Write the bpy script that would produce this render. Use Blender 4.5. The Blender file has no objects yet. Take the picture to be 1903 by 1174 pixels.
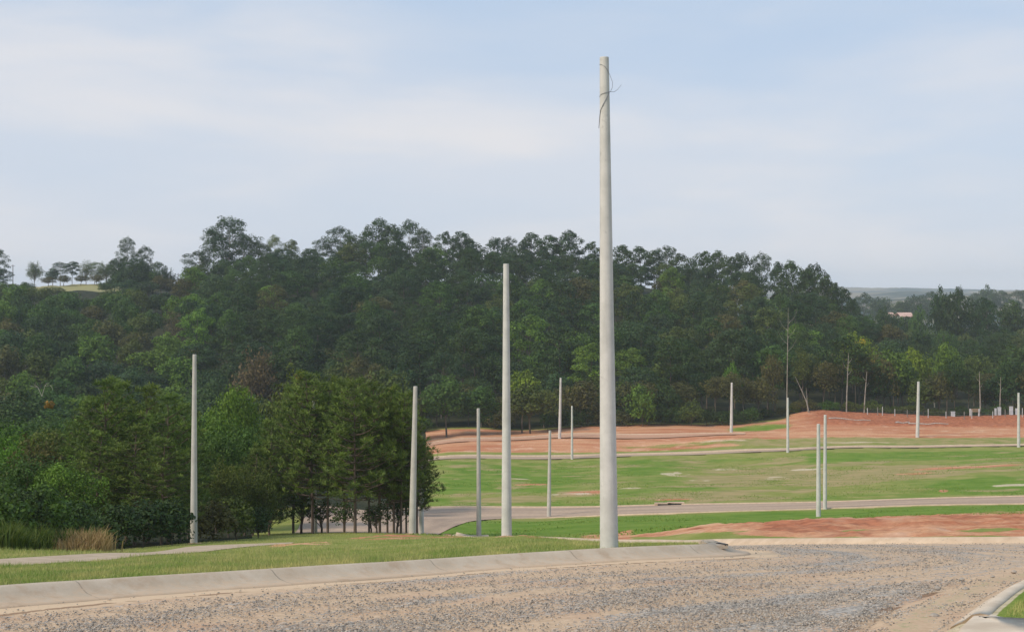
import bpy, math, random
import numpy as np
from mathutils import Vector

rnd = random.Random(7)
rs = np.random.RandomState(11)
R = math.radians
scene = bpy.context.scene
COL = scene.collection

# ------------------------------------------------------------------ camera, world, sun, exposure
CU, CV, F = 951.5, 545.0, 2643.0           # picture centre column, horizon row, focal length in photo pixels
cam_d = bpy.data.cameras.new("camera")
cam_d.sensor_width = 36.0
cam_d.lens = 36.0 * F / 1903.0
cam_d.shift_y = -(587.0 - CV) / 1903.0
cam_d.clip_start = 0.1
cam_d.clip_end = 30000
cam = bpy.data.objects.new("camera", cam_d)
cam.location = (0, 0, 0)
cam.rotation_euler = (R(90), 0, 0)
COL.objects.link(cam)
scene.camera = cam

SUN_EL, SUN_AZ = R(42), R(-125)            # azimuth from +Y, clockwise: behind the camera on the left
sd = bpy.data.lights.new("sun", 'SUN')
sd.energy = 2.4
sd.angle = R(9)
sd.color = (1.0, 0.90, 0.76)
sun = bpy.data.objects.new("sun", sd)
sv = Vector((math.sin(SUN_AZ) * math.cos(SUN_EL), math.cos(SUN_AZ) * math.cos(SUN_EL), math.sin(SUN_EL)))
sun.rotation_euler = sv.to_track_quat('Z', 'Y').to_euler()
COL.objects.link(sun)

scene.view_settings.view_transform = 'Standard'
scene.view_settings.look = 'None'
scene.view_settings.exposure = 0.32
scene.view_settings.gamma = 1.0
scene.cycles.max_bounces = 8
scene.cycles.diffuse_bounces = 3
scene.cycles.transparent_max_bounces = 8
scene.cycles.volume_bounces = 1
scene.render.film_transparent = False


class NT:
    """small helper round a node tree"""
    def __init__(s, tree):
        s.t = tree
        s.n = tree.nodes
        s.l = tree.links

    def new(s, typ, ins=None, **kw):
        nd = s.n.new(typ)
        for k, v in kw.items():
            setattr(nd, k, v)
        if ins:
            for k, v in ins.items():
                s.put(nd.inputs[k], v)
        return nd

    def put(s, sock, v):
        if hasattr(v, 'is_output') or isinstance(v, bpy.types.NodeSocket):
            s.l.new(v, sock)
        elif isinstance(v, tuple) and len(v) == 3 and sock.type == 'RGBA':
            sock.default_value = (*v, 1)
        else:
            sock.default_value = v

    def mix(s, f, a, b, mode='MIX'):
        nd = s.n.new('ShaderNodeMix')
        nd.data_type = 'RGBA'
        nd.blend_type = mode
        s.put(nd.inputs[0], f)
        s.put(nd.inputs[6], a)
        s.put(nd.inputs[7], b)
        return nd.outputs[2]

    def noise(s, vec, scale, detail=3.0, rough=0.55, dist=0.0):
        nd = s.new('ShaderNodeTexNoise', {'Scale': scale, 'Detail': detail, 'Roughness': rough, 'Distortion': dist})
        if vec is not None:
            s.l.new(vec, nd.inputs['Vector'])
        return nd.outputs['Fac']

    def math(s, op, a, b=0.0, c=None):
        nd = s.n.new('ShaderNodeMath')
        nd.operation = op
        s.put(nd.inputs[0], a)
        s.put(nd.inputs[1], b)
        if c is not None:
            s.put(nd.inputs[2], c)
        return nd.outputs[0]

    def rng(s, v, a, b, c=0.0, d=1.0):
        nd = s.n.new('ShaderNodeMapRange')
        nd.interpolation_type = 'SMOOTHSTEP'
        s.put(nd.inputs[0], v)
        for i, q in enumerate((a, b, c, d)):
            s.put(nd.inputs[i + 1], q)
        return nd.outputs[0]

    def attr(s, name):
        return s.new('ShaderNodeAttribute', attribute_name=name).outputs['Fac']


world = bpy.data.worlds.new("World")
scene.world = world
world.use_nodes = True
w = NT(world.node_tree)
w.n.clear()
sky = w.new('ShaderNodeTexSky', sky_type='NISHITA', sun_disc=False, sun_elevation=SUN_EL, sun_rotation=SUN_AZ,
            altitude=600, air_density=1.0, dust_density=2.0, ozone_density=1.0)
skyc = w.mix(1.0, sky.outputs[0], (0.115, 0.115, 0.115), 'MULTIPLY')
geo = w.new('ShaderNodeTexCoord')
sep = w.new('ShaderNodeSeparateXYZ', {0: geo.outputs['Generated']})
mp = w.new('ShaderNodeMapping', {'Vector': geo.outputs['Generated'], 'Scale': (1.0, 1.0, 5.0)})
mp2 = w.new('ShaderNodeMapping', {'Vector': geo.outputs['Generated'], 'Scale': (1.0, 1.0, 4.5), 'Location': (3.1, 1.7, 0.4)})
n1 = w.noise(mp.outputs[0], 3.0, 5, 0.5, 0.3)
n2 = w.noise(mp2.outputs[0], 4.0, 5, 0.5, 0.3)
z = sep.outputs['Z']
cov = w.math('ADD', w.math('MULTIPLY', n1, 1.1), w.math('MULTIPLY', n2, 0.40))
cov = w.math('SUBTRACT', cov, w.math('MULTIPLY', z, 1.9))
cov = w.math('SUBTRACT', cov, w.math('MULTIPLY', sep.outputs['X'], 0.28))
cov = w.math('MULTIPLY', w.rng(cov, 0.10, 0.88), 0.96)
cl = w.mix(w.rng(n2, 0.38, 0.66), (0.61, 0.645, 0.71), (0.71, 0.70, 0.715))
base = w.mix(w.rng(z, 0.0, 0.35), (0.53, 0.605, 0.73), (0.405, 0.54, 0.725))
veil = w.mix(0.85, skyc, base)
skyf = w.mix(cov, veil, cl)
bg = w.new('ShaderNodeBackground', {'Color': skyf, 'Strength': 0.92})
wo = w.new('ShaderNodeOutputWorld')
w.l.new(bg.outputs[0], wo.inputs[0])


# ------------------------------------------------------------------ noise in numpy
def _hash(ix, iy, seed):
    h = (ix.astype(np.int64) * 374761393 + iy.astype(np.int64) * 668265263 + seed * 974711) & 0xffffffff
    h = ((h ^ (h >> 13)) * 1274126177) & 0xffffffff
    h = h ^ (h >> 16)
    return (h & 0xffff) / 65535.0


def vnoise(x, y, seed=0):
    x = np.asarray(x, float)
    y = np.asarray(y, float)
    ix = np.floor(x)
    iy = np.floor(y)
    fx = x - ix
    fy = y - iy
    fx = fx * fx * (3 - 2 * fx)
    fy = fy * fy * (3 - 2 * fy)
    a = _hash(ix, iy, seed)
    b = _hash(ix + 1, iy, seed)
    c = _hash(ix, iy + 1, seed)
    d = _hash(ix + 1, iy + 1, seed)
    return (a * (1 - fx) + b * fx) * (1 - fy) + (c * (1 - fx) + d * fx) * fy


def fbm(x, y, seed=0, octs=4):
    s = 0.0
    a = 0.5
    t = 0.0
    for i in range(octs):
        s = s + a * vnoise(np.asarray(x) * 2 ** i, np.asarray(y) * 2 ** i, seed + i * 17)
        t += a
        a *= 0.5
    return s / t                       # 0..1


def sstep(a, b, x):
    t = np.clip((x - a) / (b - a), 0, 1)
    return t * t * (3 - 2 * t)


# ------------------------------------------------------------------ terrain
# surveyed spots: bearing column, row in which the spot is seen, distance
SPOTS = [
 # kerb line and the road by the camera
 (0,1095,17.5),(300,1075,19.3),(600,1056,21.3),(900,1037,23.7),(1132,1022,25.6),(1300,1015,27.5),(-600,1150,14.5),
 (-600,1085,25),(0,1174,14.2),(600,1174,14),(1200,1174,13.5),(1800,1174,13),(1500,1080,19.5),(1903,1090,17.5),(1700,1050,22.5),
 (1903,1020,28),(2500,1015,28),(2500,1174,13),(1600,1010,31),(1903,998,40),(2500,990,42),(1600,1000,43),(1350,1002,50),(1200,1003,60),(1090,1001,72),
 (980,997,88),(889,997,100),(1132,1014,27.5),
 # verge falling away
 (941,997,47),(860,1000,60),(767,992,84),(700,990,88),(586,990,94),(361,1010,66),(361,1027,46),(361,1015,57),(0,1053,27),(0,1040,31),
 (0,1026,37),(180,1026,42),(180,1042,33),(560,1007,62),(700,1002,62),(560,1020,45),(800,1012,45),(700,1030,32),(900,1015,34),(1080,1008,40),
 (0,1030,60),(0,985,110),(180,1022,64),(180,990,110),(361,995,100),(361,960,150),(0,940,170),(0,850,250),
 (-600,1040,60),(-600,940,170),(-600,800,300),(-600,560,600),
 # lower road
 (600,988,102),(600,940,137),(680,952,152),(830,950,156),(800,975,120),(889,975,125),(889,965,140),(1022,962,146),(1022,946,156),(1200,955,142),
 (1200,942,152),(1100,994,84),(1100,985,104),(1100,965,132),(1521,966,112),(1521,955,132),(1533,945,141),(1533,934,151),(1903,936,140),(1903,922,150),(1903,945,118),
 (2500,930,140),(2500,915,150),(400,900,190),
 # spoil bank
 (1521,990,52),(1521,973,68),(1300,992,56),(1300,979,80),(1200,990,75),(1640,964,72),(1903,984,50),(1903,955,85),(2500,970,60),
 # field between the roads
 (820,935,165),(820,900,190),(820,862,228),(1200,900,185),(1200,862,225),(1533,900,178),(1533,848,228),(1903,900,165),(1903,865,195),(1903,835,236),(2500,860,195),
 # upper road and red ground
 (1330,842.5,240),(940,850.5,239),(1700,833.5,240.5),(900,815,266),(1120,807.3,268),(1280,806.2,266),(1270,1002.5,55),(1150,1002,66),(1450,1001,46.5),(1750,999,41),
 (820,851,238),(1063,850,240),(1200,846,240),(1464,839,239),(1903,829,242),(2500,822,244),(800,826,262),(1040,808,268),(1200,807,268),(1360,805,264),
 (1464,803,265),(1500,784,282),(1706,813,256),(1706,799,270),(1903,812,256),(1903,799,270),(2500,795,270),(1360,802,272),
 # woods and hills
 (700,850,262),(400,809,300),(1000,800,285),(1360,790,285),(1000,711,350),(600,711,350),(1000,621,430),(600,612,430),(1000,530,530),(600,520,530),(1250,545,530),
 (1000,540,640),(600,540,640),(1000,610,850),(600,610,850),(1300,730,350),(1300,640,430),(1500,745,350),(1500,640,450),(1500,640,550),(1500,640,850),
 (1750,760,350),(1750,686,450),(1903,680,450),(1903,670,600),(1750,665,600),(1903,618,1000),(1500,620,1000),
 (180,620,440),(180,536,600),(150,530,640),(180,560,900),(0,625,440),(0,545,600),(330,615,440),(330,540,590),(400,530,600),(-600,600,900),(2500,660,600),(2500,720,400),
]
def _warp(x, y):
    r = np.hypot(x, y)
    th = np.arctan2(x, y)
    th = np.clip(th, -0.62, 0.62)
    return th * 9.0, np.log(np.maximum(r, 0.6)) * 4.0

_P = np.array([((px - CU) / F * Y, Y, (py - CV) / F * Y) for px, py, Y in SPOTS]
              + [(t * q, q, d) for q, d in ((1.0, 1.85), (3.0, 2.05), (6.5, 2.45)) for t in (-0.7, 0.0, 0.7)]
              + [(t * q, q, d) for q, d in ((1500, 34), (3000, 40), (9000, 45)) for t in (-0.5, -0.2, 0.0, 0.2, 0.35, 0.55)])
_A, _B = _warp(_P[:, 0], _P[:, 1])
_Q = np.log(_P[:, 2] / np.hypot(_P[:, 0], _P[:, 1]) + 0.12)
_c2 = 0.34 ** 2
def _phi(a, b):
    return np.sqrt((a[:, None] - _A[None]) ** 2 + (b[:, None] - _B[None]) ** 2 + _c2)
_n = len(_P)
_M = np.zeros((_n + 3, _n + 3))
_M[:_n, :_n] = _phi(_A, _B)
_M[:_n, _n] = 1
_M[:_n, _n + 1] = _A
_M[:_n, _n + 2] = _B
_M[_n:, :_n] = _M[:_n, _n:].T
_W = np.linalg.solve(_M, np.concatenate([_Q, np.zeros(3)]))


def drop0(x, y):
    """fall of the bare land below eye level"""
    x = np.atleast_1d(np.asarray(x, float))
    y = np.atleast_1d(np.asarray(y, float))
    out = np.empty(len(x))
    r = np.hypot(x, y)
    for i in range(0, len(x), 40000):
        a, b = _warp(x[i:i + 40000], y[i:i + 40000])
        q = _phi(a, b) @ _W[:_n] + _W[_n] + _W[_n + 1] * a + _W[_n + 2] * b
        out[i:i + 40000] = (np.exp(q) - 0.12) * np.hypot(x[i:i + 40000], y[i:i + 40000])
    near = sstep(0.5, 2.0, r)
    out = out * near + 1.8 * (1 - near)
    return out


def P(px, Y):
    """plan point on a bearing column at a distance"""
    return ((px - CU) / F * Y, Y)


def smooth_line(pts, step):
    """Catmull-Rom through plan points, resampled evenly"""
    p = np.array(pts, float)
    p = np.vstack([2 * p[0] - p[1], p, 2 * p[-1] - p[-2]])
    out = []
    for i in range(1, len(p) - 2):
        L = np.linalg.norm(p[i + 1] - p[i])
        n = max(4, int(L / step) + 1)
        for t in np.linspace(0, 1, n, endpoint=False):
            out.append(0.5 * ((2 * p[i]) + (-p[i - 1] + p[i + 1]) * t + (2 * p[i - 1] - 5 * p[i] + 4 * p[i + 1] - p[i + 2]) * t * t
                              + (-p[i - 1] + 3 * p[i] - 3 * p[i + 1] + p[i + 2]) * t ** 3))
    out.append(p[-2])
    out = np.array(out)
    d = np.concatenate([[0], np.cumsum(np.linalg.norm(np.diff(out, axis=0), axis=1))])
    m = max(2, int(d[-1] / step) + 1)
    s = np.linspace(0, d[-1], m)
    return np.stack([np.interp(s, d, out[:, 0]), np.interp(s, d, out[:, 1])], 1)


# plan outlines -------------------------------------------------------------
KERB_BACK = [(-14.5, 2.0), (-11.5, 7.5), P(-250, 16.0), P(0, 17.5), P(300, 19.3), P(600, 21.3), P(900, 23.7), P(1132, 25.45), P(1250, 26.6), P(1318, 27.6),
             P(1338, 28.6), P(1322, 30.2), P(1270, 32.5), P(1200, 36), P(1080, 45), P(1000, 56), P(900, 72), P(830, 86), P(800, 96)]
KERB_FAR = [(40, 38), (24, 39.0), P(1903, 40), P(1600, 43), P(1350, 50), P(1200, 60), P(1090, 72), P(980, 88), P(900, 99), P(850, 109)]
KERB_RIGHT = [(3.2, 4.0), (3.7, 9.0), P(1785, 12.6), P(1812, 14.0), P(1850, 15.7), P(1903, 18.1), P(1990, 21.5), P(2200, 26), P(2600, 30.5), (40, 31)]
kb = smooth_line(KERB_BACK, 0.4)
kf = smooth_line(KERB_FAR, 0.6)
kr = smooth_line(KERB_RIGHT, 0.4)
gravel_poly = np.vstack([kb, kf[::-1], kr[::-1], [(3.0, -12), (-16, -12)]])


def inside(poly, x, y):
    c = np.zeros(len(x), bool)
    n = len(poly)
    j = n - 1
    for i in range(n):
        xi, yi = poly[i]
        xj, yj = poly[j]
        if yi != yj:
            c ^= ((yi > y) != (yj > y)) & (x < (xj - xi) * (y - yi) / (yj - yi) + xi)
        j = i
    return c


def dist_line(line, x, y, want_s=False):
    best = np.full(len(x), 1e9)
    ss = np.zeros(len(x))
    acc = 0.0
    for i in range(len(line) - 1):
        ax, ay = line[i]
        dx, dy = line[i + 1] - line[i]
        L2 = dx * dx + dy * dy + 1e-12
        t = np.clip(((x - ax) * dx + (y - ay) * dy) / L2, 0, 1)
        d = np.hypot(x - ax - t * dx, y - ay - t * dy)
        m = d < best
        best = np.where(m, d, best)
        ss = np.where(m, acc + t * math.sqrt(L2), ss)
        acc += math.sqrt(L2)
    return (best, ss) if want_s else best


kb_c, kf_c, kr_c = kb[::2], kf[::2], kr[::2]
def road_depth(x, y):
    """0 on the verge, 1 inside the gravel area, sloping under the kerbs"""
    out = np.zeros(len(x))
    near = (np.hypot(x, y) < 125)
    if near.any():
        xx, yy = x[near], y[near]
        ins = inside(gravel_poly, xx, yy)
        d = np.minimum(np.minimum(dist_line(kb_c, xx, yy), dist_line(kf_c, xx, yy)), dist_line(kr_c, xx, yy))
        out[near] = np.where(ins, sstep(0.1, 0.45, d), 0)
    return out


BUMPS = []        # (x, y, rx, ry, height): spoil heaps
def heaps(x, y):
    s = np.zeros(len(x))
    for bx, by, rx, ry, h in BUMPS:
        s += h * np.exp(-((x - bx) / rx) ** 2 - ((y - by) / ry) ** 2)
    return s


def ground_z(x, y, fine=True):
    x = np.atleast_1d(np.asarray(x, float))
    y = np.atleast_1d(np.asarray(y, float))
    z = -drop0(x, y)
    r = np.hypot(x, y)
    z -= 0.14 * road_depth(x, y)
    z += heaps(x, y)
    if fine:
        a = 0.012 + 0.10 * sstep(60, 180, r) + 0.8 * sstep(305, 400, r)
        bx_ = CU + F * x / np.maximum(y, 1.0)
        bk = sstep(276.5, 278.5, y) * (1 - sstep(300, 325, y)) * sstep(1470, 1530, bx_) * (y > 100)
        z += bk * (0.55 + 0.45 * (fbm(x / 1.2, y / 1.5, 207, 4) - 0.5) * (1 - sstep(290, 296, y)))
        z += a * (fbm(x / 6.0, y / 6.0, 5, 4) - 0.5) * 2
        z += 0.7 * sstep(600, 2500, r) * 12 * (fbm(x / 260.0, y / 260.0, 9, 4) - 0.5)
        th = np.arctan2(x, y)
        z += 44 * np.exp(-((r - 1900) / 350) ** 2) * (0.55 + 0.45 * fbm(th * 14, r / 900, 31, 3))
        z += 60 * np.exp(-((r - 3300) / 500) ** 2) * (0.45 + 0.55 * fbm(th * 11 + 5, r / 2500, 41, 3))
        z += 84 * np.exp(-((r - 4700) / 500) ** 2) * (0.5 + 0.5 * fbm(th * 8 + 2, r / 3500, 47, 3))
    return z


for px, Y, rx, ry, h in [(1190, 80, 1.3, 3, 0.30), (1320, 72, 1.6, 3, 0.35), (1405, 68, 1.2, 2.5, .3), (1640, 66, 0.5, 1.5, 0.38), (1600, 63, 2.2, 3, 0.3), (1700, 60, 1.5, 3, 0.35),
                         (1760, 64, 2.0, 3, 0.35), (1240, 80, 1.0, 3, 0.25), (1500, 64, 2.0, 3, .3), (1850, 70, 2.0, 3, .25)]:
    x_, y_ = P(px, Y)
    BUMPS.append((x_, y_, rx, ry, h * 0.55))
# cut bank at the foot of the woods: its crown
for px in range(1480, 2300, 30):
    x_, y_ = P(px, 293)
    BUMPS.append((x_, y_, 4.0, 5.0, 0.50 + 0.06 * math.sin(px * 0.031)))


def gz(x, y):
    return float(ground_z([x], [y])[0])


def hit(px, py, y0=10.0, y1=700.0):
    """distance at which the sight line through a spot of the photo meets the ground, beyond y0"""
    Y = np.exp(np.linspace(math.log(y0), math.log(y1), 900))
    x = (px - CU) / F * Y
    zz = ground_z(x, Y)
    rowg = CV - zz / Y * F
    k = np.nonzero(rowg <= py)[0]
    return float(Y[k[0]]) if len(k) else float(y1)


# ------------------------------------------------------------------ mesh helpers
def new_mesh(name, V, faces, mats=(), midx=None, smooth=False, attrs=None):
    """V (n,3); faces: list of (k,3|4) int arrays"""
    me = bpy.data.meshes.new(name)
    V = np.asarray(V, np.float32)
    faces = [np.asarray(f, np.int32) for f in faces if len(f)]
    me.vertices.add(len(V))
    me.vertices.foreach_set('co', V.ravel())
    nl = sum(f.size for f in faces)
    nf = sum(len(f) for f in faces)
    me.loops.add(nl)
    me.loops.foreach_set('vertex_index', np.concatenate([f.ravel() for f in faces]))
    me.polygons.add(nf)
    tot = np.concatenate([np.full(len(f), f.shape[1], np.int32) for f in faces])
    st = np.concatenate([[0], np.cumsum(tot)[:-1]]).astype(np.int32)
    me.polygons.foreach_set('loop_start', st)
    me.polygons.foreach_set('loop_total', tot)
    if midx is not None:
        me.polygons.foreach_set('material_index', np.asarray(midx, np.int32))
    if smooth is True:
        me.polygons.foreach_set('use_smooth', np.ones(nf, bool))
    elif smooth is not False:
        me.polygons.foreach_set('use_smooth', np.asarray(smooth, bool))
    for m in mats:
        me.materials.append(m)
    if attrs:
        for k, v in attrs.items():
            at = me.attributes.new(k, 'FLOAT', 'POINT')
            at.data.foreach_set('value', np.asarray(v, np.float32))
    me.update(calc_edges=True)
    return me


def link(name, data, parent=None, label=None, cat=None, group=None, kind=None, loc=None):
    o = bpy.data.objects.new(name, data)
    COL.objects.link(o)
    if parent:
        o.parent = parent
    if loc is not None:
        o.location = loc
    for k, v in (('label', label), ('category', cat), ('group', group), ('kind', kind)):
        if v:
            o[k] = v
    return o


class Geo:
    """collects quads and triangles with a material number"""
    def __init__(s):
        s.v, s.q, s.t, s.qm, s.tm, s.n, s.a = [], [], [], [], [], 0, []

    def add(s, V, faces, m=0, val=0.5):
        V = np.asarray(V, float)
        faces = np.asarray(faces, np.int64) + s.n
        s.v.append(V)
        s.a.append(np.full(len(V), val) if np.isscalar(val) else np.asarray(val))
        if faces.shape[1] == 4:
            s.q.append(faces)
            s.qm.append(np.full(len(faces), m))
        else:
            s.t.append(faces)
            s.tm.append(np.full(len(faces), m))
        s.n += len(V)

    def tube(s, pts, rad, sides=7, m=0, cap=True):
        pts = [Vector(p) for p in pts]
        n = len(pts)
        V, Fc = [], []
        up = Vector((0.13, 0.9, 0.21)).normalized()
        for i, p in enumerate(pts):
            d = (pts[min(i + 1, n - 1)] - pts[max(i - 1, 0)]).normalized()
            a = d.cross(up).normalized()
            b = d.cross(a).normalized()
            for k in range(sides):
                t = 2 * math.pi * k / sides
                V.append(p + rad[i] * (a * math.cos(t) + b * math.sin(t)))
        for i in range(n - 1):
            for k in range(sides):
                k2 = (k + 1) % sides
                Fc.append((i * sides + k, i * sides + k2, (i + 1) * sides + k2, (i + 1) * sides + k))
        s.add([tuple(v) for v in V], Fc, m)
        if cap:
            c = len(V)
            V2 = [tuple(v) for v in V[-sides:]] + [tuple(pts[-1])]
            s.add(V2, [(k, (k + 1) % sides, sides) for k in range(sides)], m)

    def box(s, c, h, m=0, rot=0.0):
        V = []
        for sx in (-1, 1):
            for sy in (-1, 1):
                for sz in (-1, 1):
                    x, y = sx * h[0], sy * h[1]
                    V.append((c[0] + x * math.cos(rot) - y * math.sin(rot), c[1] + x * math.sin(rot) + y * math.cos(rot), c[2] + sz * h[2]))
        s.add(V, [(0, 1, 3, 2), (4, 6, 7, 5), (0, 4, 5, 1), (2, 3, 7, 6), (0, 2, 6, 4), (1, 5, 7, 3)], m)

    def mesh(s, name, mats, smooth_mats=()):
        faces, mi = [], []
        if s.q:
            faces.append(np.concatenate(s.q))
            mi.append(np.concatenate(s.qm))
        if s.t:
            faces.append(np.concatenate(s.t))
            mi.append(np.concatenate(s.tm))
        mi = np.concatenate(mi)
        sm = np.isin(mi, list(smooth_mats))
        return new_mesh(name, np.concatenate(s.v), faces, mats, mi, sm, {'tone': np.concatenate(s.a)})


# ------------------------------------------------------------------ materials
def mat(name):
    m = bpy.data.materials.new(name)
    m.use_nodes = True
    t = NT(m.node_tree)
    t.n.clear()
    out = t.new('ShaderNodeOutputMaterial')
    return m, t, out


def finish(t, out, col, rough=0.9, bump=None, bstr=0.3, bdist=0.05, spec=0.2):
    b = t.new('ShaderNodeBsdfPrincipled', {'Base Color': col, 'Roughness': rough, 'Specular IOR Level': spec})
    if bump is not None:
        bn = t.new('ShaderNodeBump', {'Height': bump, 'Strength': bstr, 'Distance': bdist})
        t.l.new(bn.outputs[0], b.inputs['Normal'])
    t.l.new(b.outputs[0], out.inputs[0])
    return b


def pos(t):
    return t.new('ShaderNodeNewGeometry').outputs['Position']


def scaled(t, v, s):
    return t.new('ShaderNodeMapping', {'Vector': v, 'Scale': s}).outputs[0]


def ground_material():
    m, t, out = mat("ground")
    p = pos(t)
    big = t.noise(p, 0.035, 4, 0.6)
    mid = t.noise(p, 0.35, 4, 0.6)
    fine = t.noise(p, 4.0, 4, 0.7)
    vf = t.noise(p, 22.0, 3, 0.7)
    str_ = t.noise(scaled(t, p, (0.05, 0.35, 0.3)), 1.0, 4, 0.6)
    brk = t.math('ADD', t.math('MULTIPLY', t.math('SUBTRACT', mid, 0.5), 0.9), t.math('MULTIPLY', t.math('SUBTRACT', fine, 0.5), 0.6))

    def m_(name, lo=0.35, hi=0.65):
        return t.rng(t.math('ADD', t.attr(name), brk), lo, hi)
    # grass: dry turf, lush turf
    gdry = t.mix(t.rng(mid, 0.3, 0.7), (0.27, 0.29, 0.062), (0.38, 0.35, 0.11))
    ggrn = t.mix(t.rng(mid, 0.3, 0.7), (0.135, 0.240, 0.022), (0.235, 0.315, 0.050))
    lushf = t.math('ADD', t.attr('lush'), t.math('MULTIPLY', t.math('SUBTRACT', str_, 0.5), 0.9))
    grass = t.mix(t.rng(lushf, 0.15, 0.85), gdry, ggrn)
    grass = t.mix(t.rng(vf, 0.35, 0.7), t.mix(1.0, grass, (0.62, 0.66, 0.6), 'MULTIPLY'), grass)
    grass = t.mix(t.math('MULTIPLY', m_('dry'), 0.75), grass, t.mix(t.rng(t.noise(scaled(t, p, (0.25, 0.6, 0.5)), 1.0, 5, 0.65), 0.35, 0.65), (0.27, 0.235, 0.09), (0.44, 0.30, 0.16)))
    soil = t.mix(t.rng(str_, 0.3, 0.7), (0.54, 0.21, 0.105), (0.74, 0.42, 0.24))
    soil = t.mix(t.rng(fine, 0.35, 0.75), t.mix(1.0, soil, (0.72, 0.66, 0.62), 'MULTIPLY'), soil)
    soil = t.mix(t.math('MULTIPLY', t.rng(mid, 0.52, 0.75), 0.55), soil, (0.74, 0.50, 0.35))
    cut = t.mix(t.rng(t.noise(scaled(t, p, (1.2, 1.2, 0.12)), 1.0, 4, 0.7), 0.35, 0.65), (0.24, 0.075, 0.038), (0.48, 0.17, 0.085))
    soil = t.mix(t.math('MULTIPLY', t.attr('cut'), 0.85), soil, cut)
    sand = t.mix(t.rng(fine, 0.3, 0.7), (0.50, 0.39, 0.25), (0.72, 0.58, 0.42))
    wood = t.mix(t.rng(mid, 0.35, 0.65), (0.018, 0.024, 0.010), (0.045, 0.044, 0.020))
    far = t.mix(t.rng(t.noise(p, 0.004, 4, 0.65), 0.42, 0.56), (0.035, 0.058, 0.045), (0.24, 0.20, 0.13))  # dark end bluish: distance haze put into the far land's colour
    c = t.mix(m_('soil'), grass, soil)
    c = t.mix(t.math('MULTIPLY', m_('sand', 0.35, 0.75), 0.8), c, sand)
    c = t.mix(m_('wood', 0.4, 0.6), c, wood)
    c = t.mix(t.attr('far'), c, far)
    c = t.mix(m_('hay', 0.4, 0.6), c, (0.30, 0.27, 0.12))
    h = t.math('ADD', t.math('MULTIPLY', vf, 0.35), fine)
    finish(t, out, c, 0.95, h, 0.55, 0.06, 0.1)
    return m


def gravel_material():
    m, t, out = mat("gravel_road")
    p = pos(t)
    d = t.attr('across')           # metres from the kerb
    s = t.attr('along')
    cv = t.new('ShaderNodeCombineXYZ', {0: t.math('MULTIPLY', d, 1.3), 1: t.math('MULTIPLY', s, 0.13), 2: 0.0}).outputs[0]
    streak = t.noise(cv, 1.0, 5, 0.62, 0.4)
    mid = t.noise(p, 0.8, 5, 0.65)
    fine = t.noise(p, 9.0, 4, 0.7)
    vor = t.new('ShaderNodeTexVoronoi', {'Vector': p, 'Scale': 26.0, 'Randomness': 1.0})
    vor2 = t.new('ShaderNodeTexVoronoi', {'Vector': p, 'Scale': 60.0, 'Randomness': 1.0})
    hs = t.new('ShaderNodeSeparateColor', {0: vor.outputs['Color']})
    hs2 = t.new('ShaderNodeSeparateColor', {0: vor2.outputs['Color']})
    amount = t.math('ADD', t.attr('stony'), t.math('ADD', t.math('MULTIPLY', t.math('SUBTRACT', streak, 0.5), 2.1), t.math('MULTIPLY', t.math('SUBTRACT', mid, 0.5), 0.7)))
    amount = t.rng(amount, 0.1, 1.0)
    dirt = t.mix(t.rng(fine, 0.3, 0.7), (0.48, 0.33, 0.205), (0.64, 0.46, 0.305))
    dirt = t.mix(t.rng(mid, 0.45, 0.75), dirt, (0.52, 0.33, 0.21))
    dirt = t.mix(t.math('MULTIPLY', t.attr('dirt'), 0.8), dirt, (0.66, 0.48, 0.31))
    st = t.mix(hs.outputs[0], (0.11, 0.10, 0.09), (0.62, 0.55, 0.465))
    st = t.mix(t.math('MULTIPLY', hs2.outputs[1], 0.5), st, (0.40, 0.34, 0.29))
    here = t.math('LESS_THAN', t.math('ADD', t.math('MULTIPLY', hs.outputs[1], 0.75), 0.08), amount)
    c = t.mix(here, dirt, st)
    rut = t.math('MULTIPLY', t.rng(t.attr('rut'), 0.45, 0.6), 0.75)
    c = t.mix(rut, c, (0.22, 0.12, 0.065))
    c = t.mix(t.math('MULTIPLY', t.rng(t.math('ADD', t.attr('weeds'), t.math('MULTIPLY', t.math('SUBTRACT', fine, 0.5), 1.6)), 0.5, 0.8), 0.7), c, (0.20, 0.24, 0.09))
    h = t.math('ADD', t.math('MULTIPLY', t.math('SUBTRACT', 1.0, vor.outputs['Distance']), t.math('ADD', t.math('MULTIPLY', here, 0.6), 0.1)), t.math('MULTIPLY', fine, 0.4))
    finish(t, out, c, 0.9, h, 0.6, 0.03, 0.15)
    return m


def dirtroad_material(ca=(0.40, 0.295, 0.22), cb=(0.56, 0.405, 0.29)):
    m, t, out = mat("dirt_road")
    p = pos(t)
    d = t.attr('across')
    s = t.attr('along')
    cv = t.new('ShaderNodeCombineXYZ', {0: t.math('MULTIPLY', d, 5.0), 1: t.math('MULTIPLY', s, 0.04), 2: 0.0}).outputs[0]
    streak = t.noise(cv, 1.0, 4, 0.6, 0.3)
    fine = t.noise(p, 3.0, 4, 0.7)
    c = t.mix(t.rng(streak, 0.35, 0.65), ca, cb)
    c = t.mix(t.rng(fine, 0.3, 0.75), t.mix(1.0, c, (0.8, 0.78, 0.76), 'MULTIPLY'), c)
    finish(t, out, c, 0.95, fine, 0.3, 0.05, 0.1)
    return m


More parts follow.
